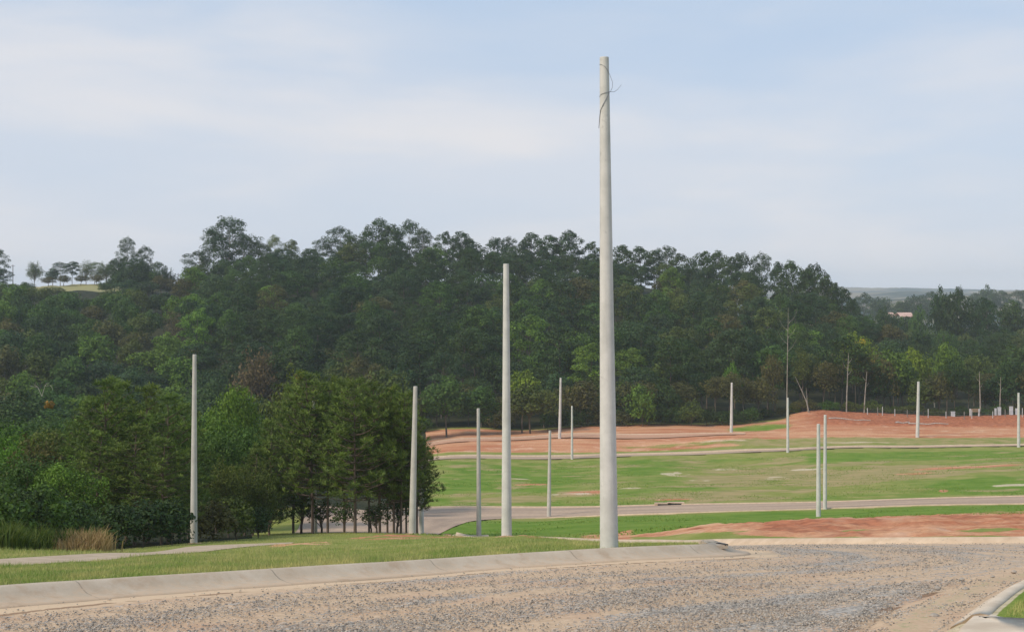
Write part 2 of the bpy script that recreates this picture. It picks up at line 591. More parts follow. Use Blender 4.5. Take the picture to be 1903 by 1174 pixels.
def concrete_material(name, a, b, stain=0.5, joints=False):
    m, t, out = mat(name)
    p = t.new('ShaderNodeTexCoord').outputs['Object']
    n = t.noise(p, 1.7, 5, 0.65)
    f = t.noise(p, 30.0, 4, 0.7)
    st = t.noise(scaled(t, p, (9.0, 9.0, 0.45)), 1.0, 5, 0.6)
    c = t.mix(t.rng(n, 0.3, 0.7), a, b)
    c = t.mix(t.math('MULTIPLY', t.rng(st, 0.5, 0.85), stain), c, tuple(x * 0.55 for x in a))
    c = t.mix(t.math('MULTIPLY', t.rng(t.noise(p, 5.0, 4, 0.8), 0.60, 0.72), 0.35), c, tuple(x * 0.6 for x in a))
    c = t.mix(t.math('MULTIPLY', t.rng(f, 0.6, 0.75), 0.35), c, tuple(x * 0.6 for x in a))
    if joints:
        s = t.attr('along')
        fr = t.math('FRACT', t.math('DIVIDE', t.math('ADD', s, t.math('MULTIPLY', n, 0.05)), 3.1))
        j = t.math('LESS_THAN', fr, 0.007)
        c = t.mix(t.math('MULTIPLY', j, 0.55), c, (0.12, 0.10, 0.08))
        ft = t.math('ADD', t.attr('foot'), t.math('MULTIPLY', t.math('SUBTRACT', st, 0.5), 1.1))
        c = t.mix(t.math('MULTIPLY', t.rng(ft, 0.40, 0.9), 0.85), c, (0.58, 0.41, 0.27))
        c = t.mix(t.math('MULTIPLY', t.rng(t.math('ADD', t.attr('foot'), t.math('MULTIPLY', n, 0.5)), 0.05, 0.3, 1.0, 0.0), 0.4), c, (0.20, 0.19, 0.12))
        q = t.noise(scaled(t, p, (2.2, 2.2, 2.2)), 1.0, 5, 0.7)
        c = t.mix(t.math('MULTIPLY', t.rng(q, 0.48, 0.70), 0.55), c, (0.40, 0.27, 0.17))
    finish(t, out, c, 0.85, f, 0.25, 0.01, 0.25)
    return m


def leaf_material(name, a, b, trans=0.3, tint=True):
    """a..b spread by the leaf's own tone; multiplied by the object's colour"""
    m, t, out = mat(name)
    tone = t.attr('tone')
    c = t.mix(tone, a, b)
    if tint:
        oi = t.new('ShaderNodeObjectInfo')
        c = t.mix(1.0, c, oi.outputs['Color'], 'MULTIPLY')
    b_ = t.new('ShaderNodeBsdfPrincipled', {'Base Color': c, 'Roughness': 0.65, 'Specular IOR Level': 0.25})
    tr = t.new('ShaderNodeBsdfTranslucent', {'Color': t.mix(1.0, c, (0.9, 1.0, 0.55), 'MULTIPLY')})
    mx = t.new('ShaderNodeMixShader', {0: trans, 1: b_.outputs[0], 2: tr.outputs[0]})
    t.l.new(mx.outputs[0], out.inputs[0])
    return m


def bark_material(name, a, b):
    m, t, out = mat(name)
    p = t.new('ShaderNodeTexCoord').outputs['Object']
    n = t.noise(scaled(t, p, (3.0, 3.0, 0.7)), 1.6, 5, 0.7)
    c = t.mix(t.rng(n, 0.3, 0.7), a, b)
    finish(t, out, c, 0.9, n, 0.5, 0.03, 0.1)
    return m


def plain_material(name, a, b, scale=2.0, rough=0.8):
    m, t, out = mat(name)
    p = t.new('ShaderNodeTexCoord').outputs['Object']
    n = t.noise(p, scale, 4, 0.65)
    finish(t, out, t.mix(t.rng(n, 0.3, 0.7), a, b), rough, n, 0.2, 0.02, 0.2)
    return m


M_ground = ground_material()
M_gravel = gravel_material()
M_droad = dirtroad_material()
M_rroad = dirtroad_material((0.50, 0.27, 0.17), (0.66, 0.40, 0.27))
M_kerb = concrete_material("kerb_concrete", (0.47, 0.37, 0.265), (0.56, 0.455, 0.34), 0.25, True)
M_kerb_far = concrete_material("pale_kerb_concrete", (0.50, 0.365, 0.245), (0.62, 0.47, 0.33), 0.15)
M_path = concrete_material("path_concrete", (0.42, 0.31, 0.205), (0.54, 0.41, 0.285), 0.2)
M_sandy = concrete_material("sandy_concrete", (0.54, 0.42, 0.30), (0.70, 0.57, 0.43), 0.15)
M_pole = concrete_material("pole_concrete", (0.52, 0.495, 0.455), (0.655, 0.62, 0.575), 0.50)
M_pole_b = concrete_material("weathered_pole_concrete", (0.47, 0.44, 0.385), (0.58, 0.545, 0.48), 0.45)
M_collar = plain_material("loose_soil", (0.36, 0.22, 0.12), (0.48, 0.32, 0.19), 6)
M_wire = plain_material("wire", (0.16, 0.16, 0.18), (0.24, 0.24, 0.26), 20)
M_leaf = leaf_material("broad_leaves", (0.30, 0.32, 0.30), (1.15, 1.12, 1.0))
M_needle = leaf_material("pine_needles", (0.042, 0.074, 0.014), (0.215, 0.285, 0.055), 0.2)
M_bark = bark_material("grey_brown_bark", (0.075, 0.058, 0.045), (0.17, 0.135, 0.105))
M_pbark = bark_material("pine_bark", (0.085, 0.062, 0.048), (0.20, 0.15, 0.115))
M_ebark = bark_material("pale_bark", (0.20, 0.175, 0.145), (0.40, 0.36, 0.30))
M_dead = bark_material("dead_wood", (0.38, 0.32, 0.26), (0.58, 0.53, 0.46))
M_grass = leaf_material("grass_blades", (0.50, 0.50, 0.30), (1.0, 1.0, 1.0), 0.3, False)

# ------------------------------------------------------------------ ground sheet (one sheet to the horizon)
th = np.concatenate([np.linspace(-math.pi, -0.62, 60)[:-1], np.linspace(-0.62, -0.375, 40)[:-1], np.linspace(-0.375, 0.375, 620),
                     np.linspace(0.375, 0.62, 40)[1:], np.linspace(0.62, math.pi, 60)[1:-1]])
rr = np.concatenate([[0.4, 1, 2, 3, 4.5, 6, 7.5, 9, 10.5], np.exp(np.arange(math.log(12.0), math.log(310), 0.0066)),
                     np.exp(np.arange(math.log(311), math.log(900), 0.022)), np.exp(np.linspace(math.log(900), math.log(5600), 70))])
TH, RR = np.meshgrid(th, rr)
gx = (RR * np.sin(TH)).ravel()
gy = (RR * np.cos(TH)).ravel()
nT, nR = len(th), len(rr)
gzv = ground_z(gx, gy)

# lower road ribbons first known in plan (the land is kept just below them)
ROAD2_N = [P(2500, 132), P(1903, 140), P(1533, 141), P(1200, 142), P(1022, 146), P(935, 144), P(885, 136), P(850, 122), P(824, 109), P(808, 99)]
ROAD2_F = [P(2500, 143), P(1903, 150), P(1533, 152), P(1200, 154), P(1022, 158), P(830, 161), P(720, 158), P(630, 148), P(572, 126), P(545, 97)]
ROAD3_N = [P(2500, 241.3), P(1903, 242.8), P(1464, 239.9), P(1200, 239.4), P(1063, 238.6), P(820, 236), P(700, 234)]
ROAD3_F = [P(2500, 243), P(1903, 244.5), P(1464, 242), P(1200, 242), P(1063, 242), P(820, 240), P(700, 238)]
ROAD4_N = [P(1385, 260.5), P(1350, 260), P(1200, 262), P(1040, 263), P(900, 262), P(790, 260)]
ROAD4_F = [P(1385, 264.5), P(1350, 265), P(1200, 268), P(1040, 269), P(900, 267), P(790, 265)]


PATH_N = [P(-700, 15), P(-250, 22), P(0, 26.8), P(180, 33), P(300, 41), P(361, 46.5), P(450, 53), P(540, 58)]
PATH_F = [P(-700, 17.5), P(-250, 25.5), P(0, 31.5), P(180, 39.5), P(300, 50), P(361, 57.5), P(450, 60), P(548, 62.5)]


def ribbon_edges(n, f, step):
    a = smooth_line(n, step)
    b = smooth_line(f, step)
    k = max(len(a), len(b))
    def rsm(q):
        d = np.linspace(0, 1, len(q))
        s = np.linspace(0, 1, k)
        return np.stack([np.interp(s, d, q[:, 0]), np.interp(s, d, q[:, 1])], 1)
    return rsm(a), rsm(b)


def poly_mask(poly, x, y, pad=0.0):
    poly = np.asarray(poly)
    return inside(poly, x, y)


def blob(px, py, hw, hh, y0=10.0, soft=1.0):
    """an elliptical patch lying on the land: centre, half width and half depth measured where it lies"""
    Y = hit(px, py, y0)
    Yn = hit(px, py + hh, y0)
    Yf = hit(px, py - hh, y0)
    X = (px - CU) / F * Y
    rx = hw / F * Y
    ry = max(0.25, (Yf - Yn) / 2)
    a = (X, (Yn + Yf) / 2)
    q = ((gx - a[0] * gy / max(a[1], 1) * 1.0) / rx) ** 2 + ((gy - a[1]) / ry) ** 2
    return np.clip(1.25 - 0.75 * q, 0, 1)


soil = np.zeros(len(gx)); sand = np.zeros(len(gx)); lush = np.zeros(len(gx)); dry = np.zeros(len(gx)); wood = np.zeros(len(gx)); hay = np.zeros(len(gx))
gr = np.hypot(gx, gy)
gpx = CU + F * gx / np.maximum(gy, 1e-3)
gpx = np.where(gy <= 0, np.where(gx > 0, 9999, -9999), gpx)
band = lambda a, b, s=2.0: sstep(a - s, a + s, gy) * (1 - sstep(b - s, b + s, gy))
# lush turf beyond the crest and between the roads
lush += 0.95 * band(70, 139, 4) * sstep(780, 840, gpx)
lush += 0.55 * band(151, 236, 2) * sstep(500, 800, gpx)
lush += 0.25 * (gy < 70) * (gy > 10)
lush += 0.35 * sstep(1750, 1850, gpx) * (gy < 26) * (gy > 5)
lush += 0.5 * band(245, 256, 2) * sstep(1560, 1660, gpx)
for a in [(870, 900, 60, 35), (1010, 890, 70, 22), (1150, 940, 160, 10), (1700, 848, 240, 8), (1850, 903, 110, 14), (1330, 905, 60, 8), (900, 870, 60, 8), (1190, 870, 60, 12)]:
    lush += (0.9 if a[0] == 1850 else 0.45) * blob(*a, y0=145)
for a in [(1420, 890, 130, 30), (1620, 880, 150, 22), (1820, 870, 170, 9), (1320, 925, 120, 9), (1080, 915, 50, 8), (960, 893, 40, 5), (950, 925, 80, 6)]:
    dry += 0.95 * blob(*a, y0=145) * sstep(0.25, 0.68, fbm(gx / 7.0, gy / 4.0, 401 + a[1], 5))
    lush -= 0.3 * blob(*a, y0=145)
for a in [(1262, 880, 34, 4.0), (1170, 908, 26, 2.5), (1440, 888, 26, 2.5), (1060, 918, 40, 2.5), (955, 889, 28, 2.0), (1500, 872, 30, 2), (1560, 878, 26, 2), (1350, 872, 22, 1.5), (1880, 902, 36, 3), (1300, 893, 20, 1.5)]:
    sand += 1.25 * blob(*a, y0=145) * sstep(0.34, 0.62, fbm(gx / 3.0 + a[0], gy / 2.2, a[1], 4))
for a in [(1090, 915, 45, 4), (1800, 868, 120, 2.5), (1755, 912, 10, 3), (1250, 928, 40, 2), (990, 900, 40, 2), (1700, 880, 40, 2)]:
    soil += 0.75 * blob(*a, y0=145)
dry += 0.55 * band(150, 238, 3) * sstep(0.50, 0.66, fbm(gx / 9.0, gy / 5.0, 431, 5)) * sstep(800, 850, gpx)
lush -= 0.45 * band(150, 238, 3) * sstep(0.45, 0.62, fbm(gx / 5.0, gy / 3.5, 437, 5))
# spoil strip beyond the cross road
far_in = 1 - inside(gravel_poly, gx, gy)
d_kf = dist_line(kf_c, gx, gy)
spoil = band(40, 72, 2.5) * sstep(1130, 1190, gpx) * sstep(0.6, 2.2, d_kf) * far_in
spoil = np.maximum(spoil, band(60, 88, 3) * sstep(1560, 1760, gpx) * 0.9)
spoil = np.maximum(spoil, band(64, 84, 2) * sstep(1060, 1100, gpx) * (1 - sstep(1150, 1200, gpx)) * (1 - inside(gravel_poly, gx, gy)))
soil += spoil
dry += 0.7 * band(70, 100, 4) * sstep(1500, 1750, gpx)
soil += 0.5 * band(88, 108, 4) * sstep(1650, 1800, gpx)
for a in [(1840, 985, 70, 3), (1350, 990, 60, 2), (1600, 986, 40, 2)]:
    soil -= 0.9 * blob(*a, y0=41)
# bare red soil by the pines and poles on the verge
for a in [(760, 998, 110, 3.5), (560, 1012, 60, 2.5), (830, 995, 50, 2.5), (1010, 999, 50, 2.0)]:
    soil += 1.1 * blob(*a, y0=24) * sstep(0.35, 0.65, fbm(gx / 1.5, gy / 3.0, 331, 4))
dry += 0.22 * (gy > 15) * (gy < 75) * (gpx < 1400)
# red ground by the woods
red = band(246, 300, 1.5) * sstep(760, 800, gpx)
red *= 1 - sstep(284, 290, gy) * (1 - sstep(1420, 1500, gpx))
soil += red * (1.0 - band(243, 256, 2) * sstep(1330, 1520, gpx + 160 * (fbm(gx / 6.0, gy / 3.0, 411, 4) - 0.5)))
dry += 0.55 * band(245, 262, 2) * sstep(1150, 1350, gpx)
lush += 0.6 * blob(1410, 795, 60, 7, y0=250)
soil -= 0.85 * blob(1410, 795, 62, 6, y0=250)
soil -= 0.55 * blob(1330, 822, 220, 5, y0=243)
sand += 0.75 * blob(1340, 819, 70, 1.8, y0=243) + 0.7 * blob(1600, 822, 110, 1.5, y0=243) + 0.4 * blob(1800, 803, 110, 5, y0=243)
# strip of dirt beside the sandy corner
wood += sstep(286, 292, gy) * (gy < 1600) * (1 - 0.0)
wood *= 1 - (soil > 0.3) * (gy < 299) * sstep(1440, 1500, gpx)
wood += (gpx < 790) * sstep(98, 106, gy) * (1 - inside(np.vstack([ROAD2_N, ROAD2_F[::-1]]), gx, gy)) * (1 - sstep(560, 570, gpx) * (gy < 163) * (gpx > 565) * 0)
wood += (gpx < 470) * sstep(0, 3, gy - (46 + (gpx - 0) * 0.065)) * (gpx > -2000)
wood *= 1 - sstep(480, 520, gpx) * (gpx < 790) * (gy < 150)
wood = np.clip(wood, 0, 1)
sand += 1.0 * inside(gravel_poly, gx, gy)
_dkr = dist_line(kr_c, gx, gy)
sand += 1.2 * (1 - sstep(0.12, 0.2, _dkr)) * (gy < 26) * (gy > 3)
hay += blob(215, 527, 95, 13, y0=420) * (gy > 450)
hay += 0.9 * sstep(575, 600, gy) * (gy < 760) * (1 - sstep(260, 330, gpx)) * (gpx > 40)
farm = sstep(700, 1300, gr)
rough_ = np.clip(soil, 0, 1) * (gy > 38) * (gy < 110) * (1 - inside(gravel_poly, gx, gy)) * sstep(0.5, 2.0, d_kf)
gzv += rough_ * (0.30 * (fbm(gx / 1.1, gy / 2.2, 201, 4) - 0.45) + 0.12 * (fbm(gx / 0.4, gy / 0.9, 203, 3) - 0.5))
cutm = band(277, 296, 1.2) * sstep(1470, 1530, gpx) + np.clip(spoil, 0, 1) * sstep(0.52, 0.66, fbm(gx / 3.0, gy / 5.0, 211, 4)) * 0.9
# keep the land just under the ribbons
for n_, f_, dz in ((ROAD2_N, ROAD2_F, 0.09), (ROAD3_N, ROAD3_F, 0.12), (ROAD4_N, ROAD4_F, 0.12), (PATH_N, PATH_F, 0.035)):
    a_, b_ = ribbon_edges(n_, f_, 3.0)
    gzv -= dz * inside(np.vstack([a_, b_[::-1]]), gx, gy)
_gi = inside(gravel_poly, gx, gy)
gzv -= np.where(_gi, 0.07 + 0.012 * (fbm(gx / 6.0, gy / 6.0, 5, 4) - 0.5) * 2, 0)
idx = np.arange(nT * nR).reshape(nR, nT)
a = idx[:-1, :]
b = idx[1:, :]
a2 = np.roll(a, -1, axis=1)
b2 = np.roll(b, -1, axis=1)
quads = np.stack([a.ravel(), a2.ravel(), b2.ravel(), b.ravel()], 1)
center = len(gx)
V = np.vstack([np.stack([gx, gy, gzv], 1), [[0, 0, -1.95]]])
tri = np.stack([np.full(nT, center), np.roll(idx[0], -1), idx[0]], 1)
zr = lambda q, lo=0.0: np.append(np.clip(q, lo, 1.2), 0)
gm = new_mesh("ground", V, [quads, tri], [M_ground], None, True,
              {'soil': zr(soil), 'sand': zr(sand), 'lush': zr(lush), 'dry': zr(dry), 'wood': zr(wood), 'hay': zr(hay), 'far': zr(farm), 'cut': zr(cutm)})
ground = link("ground", gm, kind='structure')

# ------------------------------------------------------------------ gravel road (near), lower roads, path
gth = np.linspace(-1.35, 1.35, 700)
gth = np.sign(gth) * (np.abs(gth) / 1.35) ** 1.7 * 1.35
grr = np.exp(np.arange(math.log(2.0), math.log(118), 0.0085))
T2, R2 = np.meshgrid(gth, grr)
qx = (R2 * np.sin(T2)).ravel()
qy = (R2 * np.cos(T2)).ravel()
ins = inside(gravel_poly, qx, qy)
dk, sk = dist_line(kb_c, qx, qy, True)
df_ = dist_line(kf_c, qx, qy)
dr_ = dist_line(kr_c, qx, qy)
keep = ins & (dk > 0.22) & (df_ > 0.12) & (dr_ > 0.18)
id2 = np.arange(len(qx)).reshape(T2.shape)
q4 = np.stack([id2[:-1, :-1].ravel(), id2[:-1, 1:].ravel(), id2[1:, 1:].ravel(), id2[1:, :-1].ravel()], 1)
ok = keep[q4].all(1)
q4 = q4[ok]
used = np.unique(q4)
remap = -np.ones(len(qx), np.int64)
remap[used] = np.arange(len(used))
ux, uy = qx[used], qy[used]
uz = -drop0(ux, uy) - 0.155 * sstep(0.0, 0.3, np.minimum(np.minimum(dk[used], df_[used]), dr_[used]))
stony = 0.30 + 0.0 * ux
upx = CU + F * ux / uy
stony += 0.22 * sstep(950, 1450, upx) * (uy < 21) + 0.16 * (uy > 21)
stony -= 0.55 * (1 - sstep(0.9, 1.6, dr_[used])) * (uy < 30)
stony -= 0.15 * sstep(1600, 1760, upx) * (uy < 22) * (uy > 4)
ue = np.minimum(dk[used], df_[used])
dirtm = 1 - sstep(0.85, 1.35, ue + 0.5 * (fbm(sk[used] * 0.8, ue * 2, 3, 3) - 0.5))
stony -= 0.9 * dirtm
# wandering crack where the gutter's washed-in sand ends
wob = 1.02 + 0.14 * (fbm(sk[used] * 0.6, sk[used] * 0 + 2, 13, 4) - 0.5) * 2
rut = np.exp(-((dk[used] - wob) / 0.085) ** 2) * (uy < 27) * (0.55 + 0.45 * sstep(0.3, 0.5, fbm(sk[used] * 0.5, sk[used] * 0, 23, 3)))
rline = smooth_line([P(1560, 12.6), P(1600, 14.2), P(1640, 16.5), P(1700, 18.2), P(1790, 21.0)], 0.3)
drl = dist_line(rline, ux, uy)
rut = np.maximum(rut, np.exp(-((drl + 0.25 * (fbm(ux * 1.6, uy * 1.6, 301, 4) - 0.5)) / 0.10) ** 2) * 1.2 * fbm(ux * 1.1, uy * 1.1, 303, 3))
weeds = np.exp(-((dr_[used] - 0.75) / 0.45) ** 2) * (uy < 24) * 0.55
uz += -0.03 * np.exp(-(drl / 0.12) ** 2) + 0.03 * (fbm(ux * 0.9, uy * 0.9, 71, 4) - 0.5) + 0.02 * np.exp(-((drl - 0.5) / 0.3) ** 2)
rm = new_mesh("gravel_road", np.stack([ux, uy, uz], 1), [remap[q4]], [M_gravel], None, True,
              {'across': dk[used], 'along': sk[used], 'stony': np.clip(stony, 0, 1.2), 'dirt': np.clip(dirtm, 0, 1), 'rut': rut, 'weeds': weeds})
link("gravel_road", rm, kind='structure')


def ribbon(name, n_, f_, step, lift, m, k=5, kind='structure', **kw):
    a_, b_ = ribbon_edges(n_, f_, step)
    rows = []
    ac = []
    for i in range(k):
        rows.append(a_ + (b_ - a_) * i / (k - 1))
    Q = np.stack(rows, 1)
    n = len(a_)
    x, y = Q[..., 0].ravel(), Q[..., 1].ravel()
    zz = -drop0(x, y) + heaps(x, y) + lift
    ac = np.tile(np.linspace(0, 1, k), n)
    al = np.repeat(np.concatenate([[0], np.cumsum(np.linalg.norm(np.diff(a_, axis=0), axis=1))]), k)
    I = np.arange(n * k).reshape(n, k)
    f4 = np.stack([I[:-1, :-1].ravel(), I[1:, :-1].ravel(), I[1:, 1:].ravel(), I[:-1, 1:].ravel()], 1)
    me = new_mesh(name, np.stack([x, y, zz], 1), [f4], [m], None, True, {'across': ac, 'along': al})
    return link(name, me, kind=kind, **kw)


ribbon("dirt_road", ROAD2_N, ROAD2_F, 1.2, 0.03, M_droad, 8)
ribbon("dirt_road", ROAD3_N, ROAD3_F, 2.5, 0.04, M_droad, 5)
ribbon("dirt_road", ROAD4_N, ROAD4_F, 2.5, 0.04, M_rroad, 5)
ribbon("path", PATH_N, PATH_F, 0.5, 0.008, M_path, 6)


def kerb(name, line, prof, lift, m, label, step_lift=None, group=None):
    """a kerb swept along a plan line; prof: (offset to the left of travel, height)"""
    n = len(line)
    d = np.gradient(line, axis=0)
    d /= np.linalg.norm(d, axis=1)[:, None]
    nrm = np.stack([-d[:, 1], d[:, 0]], 1)
    base = lambda q: -drop0(q[:, 0], q[:, 1]) + heaps(q[:, 0], q[:, 1]) + lift
    wob = 0.006 * (fbm(line[:, 0] * 1.3, line[:, 1] * 1.3, 91, 3) - 0.5)
    al = np.concatenate([[0], np.cumsum(np.linalg.norm(np.diff(line, axis=0), axis=1))])
    k = len(prof)
    V = np.zeros((n, k, 3))
    for j, (o, h) in enumerate(prof):
        V[:, j, :2] = line + nrm * o
        V[:, j, 2] = base(V[:, j, :2]) + h + wob
    I = np.arange(n * k).reshape(n, k)
    f4 = np.stack([I[:-1, :-1].ravel(), I[:-1, 1:].ravel(), I[1:, 1:].ravel(), I[1:, :-1].ravel()], 1)
    caps = np.array([[0, j, j + 1] for j in range(1, k - 1)] + [[(n - 1) * k, (n - 1) * k + j + 1, (n - 1) * k + j] for j in range(1, k - 1)])
    me = new_mesh(name, V.reshape(-1, 3), [f4, caps], [m], None, True, {'along': np.repeat(al, k), 'foot': np.tile(np.linspace(0, 1, k), n)})
    return link(name, me, label=label, cat="kerb", group=group)


pr = [(0.10, -0.20), (0.10, 0.035), (0.05, 0.05), (-0.06, 0.05), (-0.12, 0.035), (-0.20, -0.03), (-0.30, -0.085), (-0.42, -0.11), (-0.52, -0.125), (-0.58, -0.130), (-0.62, -0.16), (-0.62, -0.3)]
kerb("kerb", kb[kb[:, 1] < 200], pr, 0.0, M_kerb, "wide sloping concrete kerb between the grass verge and the gravel road")
prf = [(-0.06, -0.2), (-0.06, 0.01), (0.0, 0.03), (0.10, 0.03), (0.20, -0.04), (0.34, -0.11), (0.40, -0.2)]
kerb("kerb", kf, prf, 0.0, M_kerb_far, "pale concrete kerb below the red spoil heaps beyond the gravel junction")
prr = [(-0.12, -0.2), (-0.10, 0.015), (-0.02, 0.03), (0.06, 0.015), (0.14, -0.05), (0.26, -0.11), (0.30, -0.2)]
kerb("kerb", kr[(kr[:, 1] > 14.2)], prr, 0.0, M_sandy, "sandy concrete kerb curving past the small grass corner")
thin = [(-0.18, -0.3), (-0.18, 0.06), (0.18, 0.06), (0.18, -0.3)]
kerb("kerb", smooth_line(ROAD2_F[:8], 1.5), thin, 0.06, M_kerb_far, "light kerb on the field side of the lower dirt road")
kerb("kerb", smooth_line(ROAD2_N[:6], 1.5), thin, 0.03, M_kerb_far, "thin kerb on the nearer side of the lower dirt road")
kerb("kerb", smooth_line(ROAD3_F, 2.5), [(-0.45, -0.3), (-0.4, 0.12), (0.4, 0.12), (0.45, -0.3)], 0.06, M_kerb_far, "straight pale kerb between green field and red earth")
kerb("kerb", smooth_line(ROAD4_F, 2.5), [(-0.2, -0.3), (-0.2, 0.09), (0.2, 0.09), (0.2, -0.3)], 0.06, M_kerb_far, "faint kerb at the top edge of the red earth before the woods")
# small concrete pieces -----------------------------------------------------
def slab(name, px, Y, hx, hy, hz, m, label, cat, rot=0.0, lift=0.0):
    x, y = P(px, Y)
    g = Geo()
    # bevelled slab
    c = 0.02
    g.box((0, 0, 0), (hx, hy, hz - c), 0)
    g.box((0, 0, hz - c + c * 0.45), (hx - c, hy - c, c * 0.45), 0)
    o = link(name, g.mesh(name, [m]), label=label, cat=cat, loc=(x, y, gz(x, y) + lift))
    o.rotation_euler.z = rot
    return o

slab("concrete_slab", 889, 98.2, 0.75, 0.5, 0.12, M_kerb_far, "low concrete slab at the foot of the pole behind the verge", "slab", 0.1, 0.1)
o = slab("drain_inlet", 1325, 27.9, 0.16, 0.34, 0.045, M_kerb, "broken concrete drain block at the rounded tip of the kerb", "drain inlet", 0.3, 0.03)
g = Geo(); g.box((0.10, -0.2, 0.04), (0.045, 0.12, 0.012), 0, 0.4)
M_dark = plain_material("dark_opening", (0.03, 0.03, 0.03), (0.05, 0.045, 0.04))
link("opening", g.mesh("opening", [M_dark]), parent=o)
for px_, lb in ((1232, "drain inlet in the lower road kerb, the one nearer the tallest pole"), (1256, "drain inlet in the lower road kerb, the one farther from the tallest pole")):
    x, y = P(px_, 153.5)
    g = Geo(); g.box((0, 0, 0), (0.9, 0.25, 0.16), 0)
    o = link("drain_inlet", g.mesh("drain_inlet", [M_kerb_far]), label=lb, cat="drain inlet", group="kerb drain inlets", loc=(x, y, gz(x, y) + 0.15))
    g = Geo(); g.box((0, -0.26, -0.02), (0.6, 0.02, 0.08), 0)
    link("opening", g.mesh("opening", [M_dark]), parent=o)

# sandy apron at the right corner
AP = [P(1766, 12.4), P(1774, 13.1), P(1797, 14.0), P(1822, 15.1), P(1848, 16.2), P(1856, 16.0), P(1845, 15.45), P(1839, 15.05), P(1846, 14.55), P(1868, 14.2), P(1903, 13.9), P(1990, 13.7), P(1990, 11.6), P(1890, 11.2), P(1768, 11.4)]
xs = np.array([p[0] for p in AP]); ys = np.array([p[1] for p in AP])
cx_, cy_ = P(1820, 14.2)
rows = []
for t_ in np.linspace(0.02, 1, 9):
    rows.append(np.stack([cx_ + (xs - cx_) * t_, cy_ + (ys - cy_) * t_], 1))
Q = np.array(rows)
x, y = Q[..., 0].ravel(), Q[..., 1].ravel()
zz = -drop0(x, y) - 0.135 * sstep(0.0, 0.45, dist_line(kr_c, x, y)) * inside(gravel_poly, x, y) + 0.008
zz -= 0.10 * np.repeat(np.linspace(0, 1, 9) ** 10, len(AP))
I = np.arange(len(x)).reshape(9, len(AP))
J = np.roll(I, -1, axis=1)
f4 = np.stack([I[:-1].ravel(), J[:-1].ravel(), J[1:].ravel(), I[1:].ravel()], 1)
link("sandy_apron", new_mesh("sandy_apron", np.stack([x, y, zz], 1), [f4], [M_sandy], None, True), kind='structure')

# ------------------------------------------------------------------ loose stones of the gravel
def stones(name, X, Y, size, m, z=None):
    n = len(X)
    base = np.array([(1, 0, 0), (0, 1, 0), (-1, 0, 0), (0, -1, 0), (0.1, 0.1, 0.75), (0, 0, -0.6)])
    V = base[None] * (0.65 + 0.7 * rs.rand(n, 6, 1))
    V[..., 2] *= 0.75
    an = rs.rand(n) * 6.283
    c, s = np.cos(an)[:, None], np.sin(an)[:, None]
    x = V[..., 0] * c - V[..., 1] * s
    y = V[..., 0] * s + V[..., 1] * c
    V = np.stack([x, y, V[..., 2]], -1) * size[:, None, None] * 0.5
    zz = z if z is not None else (-drop0(X, Y) - 0.14 * road_depth(X, Y))
    V += np.stack([X, Y, zz + size * 0.10], -1)[:, None, :]
    f = np.array([(0, 1, 4), (1, 2, 4), (2, 3, 4), (3, 0, 4), (1, 0, 5), (2, 1, 5), (3, 2, 5), (0, 3, 5)])
    F_ = (f[None] + (np.arange(n) * 6)[:, None, None]).reshape(-1, 3)
    tone = np.repeat(rs.rand(n), 6)
    return new_mesh(name, V.reshape(-1, 3), [F_], [m], None, False, {'tone': tone})


m, t, out = mat("stones")
c = t.mix(t.attr('tone'), (0.13, 0.12, 0.105), (0.54, 0.465, 0.385))
c = t.mix(t.rng(t.noise(pos(t), 3.0, 3), 0.5, 0.75), c, t.mix(0.5, c, (0.5, 0.36, 0.26)))
finish(t, out, c, 0.8)
M_stone = m
N = 330000
v = rs.rand(N)
Ys = 1.0 / (1 / 9.5 + (1 / 44.0 - 1 / 9.5) * v)
Xs = (rs.rand(N) * 2200 - 140 - CU) / F * Ys
ok = inside(gravel_poly, Xs, Ys)
Xs, Ys = Xs[ok], Ys[ok]
dd, s_ = dist_line(kb_c, Xs, Ys, True)
dr2 = dist_line(kr_c, Xs, Ys)
am = fbm(dd * 1.2, s_ * 0.13, 51, 4) * 2.2 - 1.1 + (fbm(Xs * .8, Ys * .8, 61, 3) - .5) * 0.9 + 0.22
pxs = CU + F * Xs / Ys
drs = dist_line(rline, Xs, Ys)
am += 0.75 * np.exp(-((drs - 0.45) / 0.3) ** 2) * (fbm(Xs * 1.2, Ys * 1.2, 321, 3) > 0.45)
am += 0.25 * sstep(950, 1450, pxs) * (Ys < 21) - 0.18 * sstep(1600, 1760, pxs) * (Ys < 22)
am -= 0.9 * (dd < 0.85) + 0.5 * (dr2 < 1.2)
ok = rs.rand(len(Xs)) < np.clip(am, 0.04, 1) * (dd > 0.62)
Xs, Ys = Xs[ok], Ys[ok]
sz = (0.010 + 0.024 * rs.rand(len(Xs)) ** 2.2) * (1 + 0.010 * Ys)
link("gravel", stones("gravel", Xs, Ys, sz, M_stone), kind='stuff', label="loose grey crushed stones scattered over the sandy road", cat="gravel")
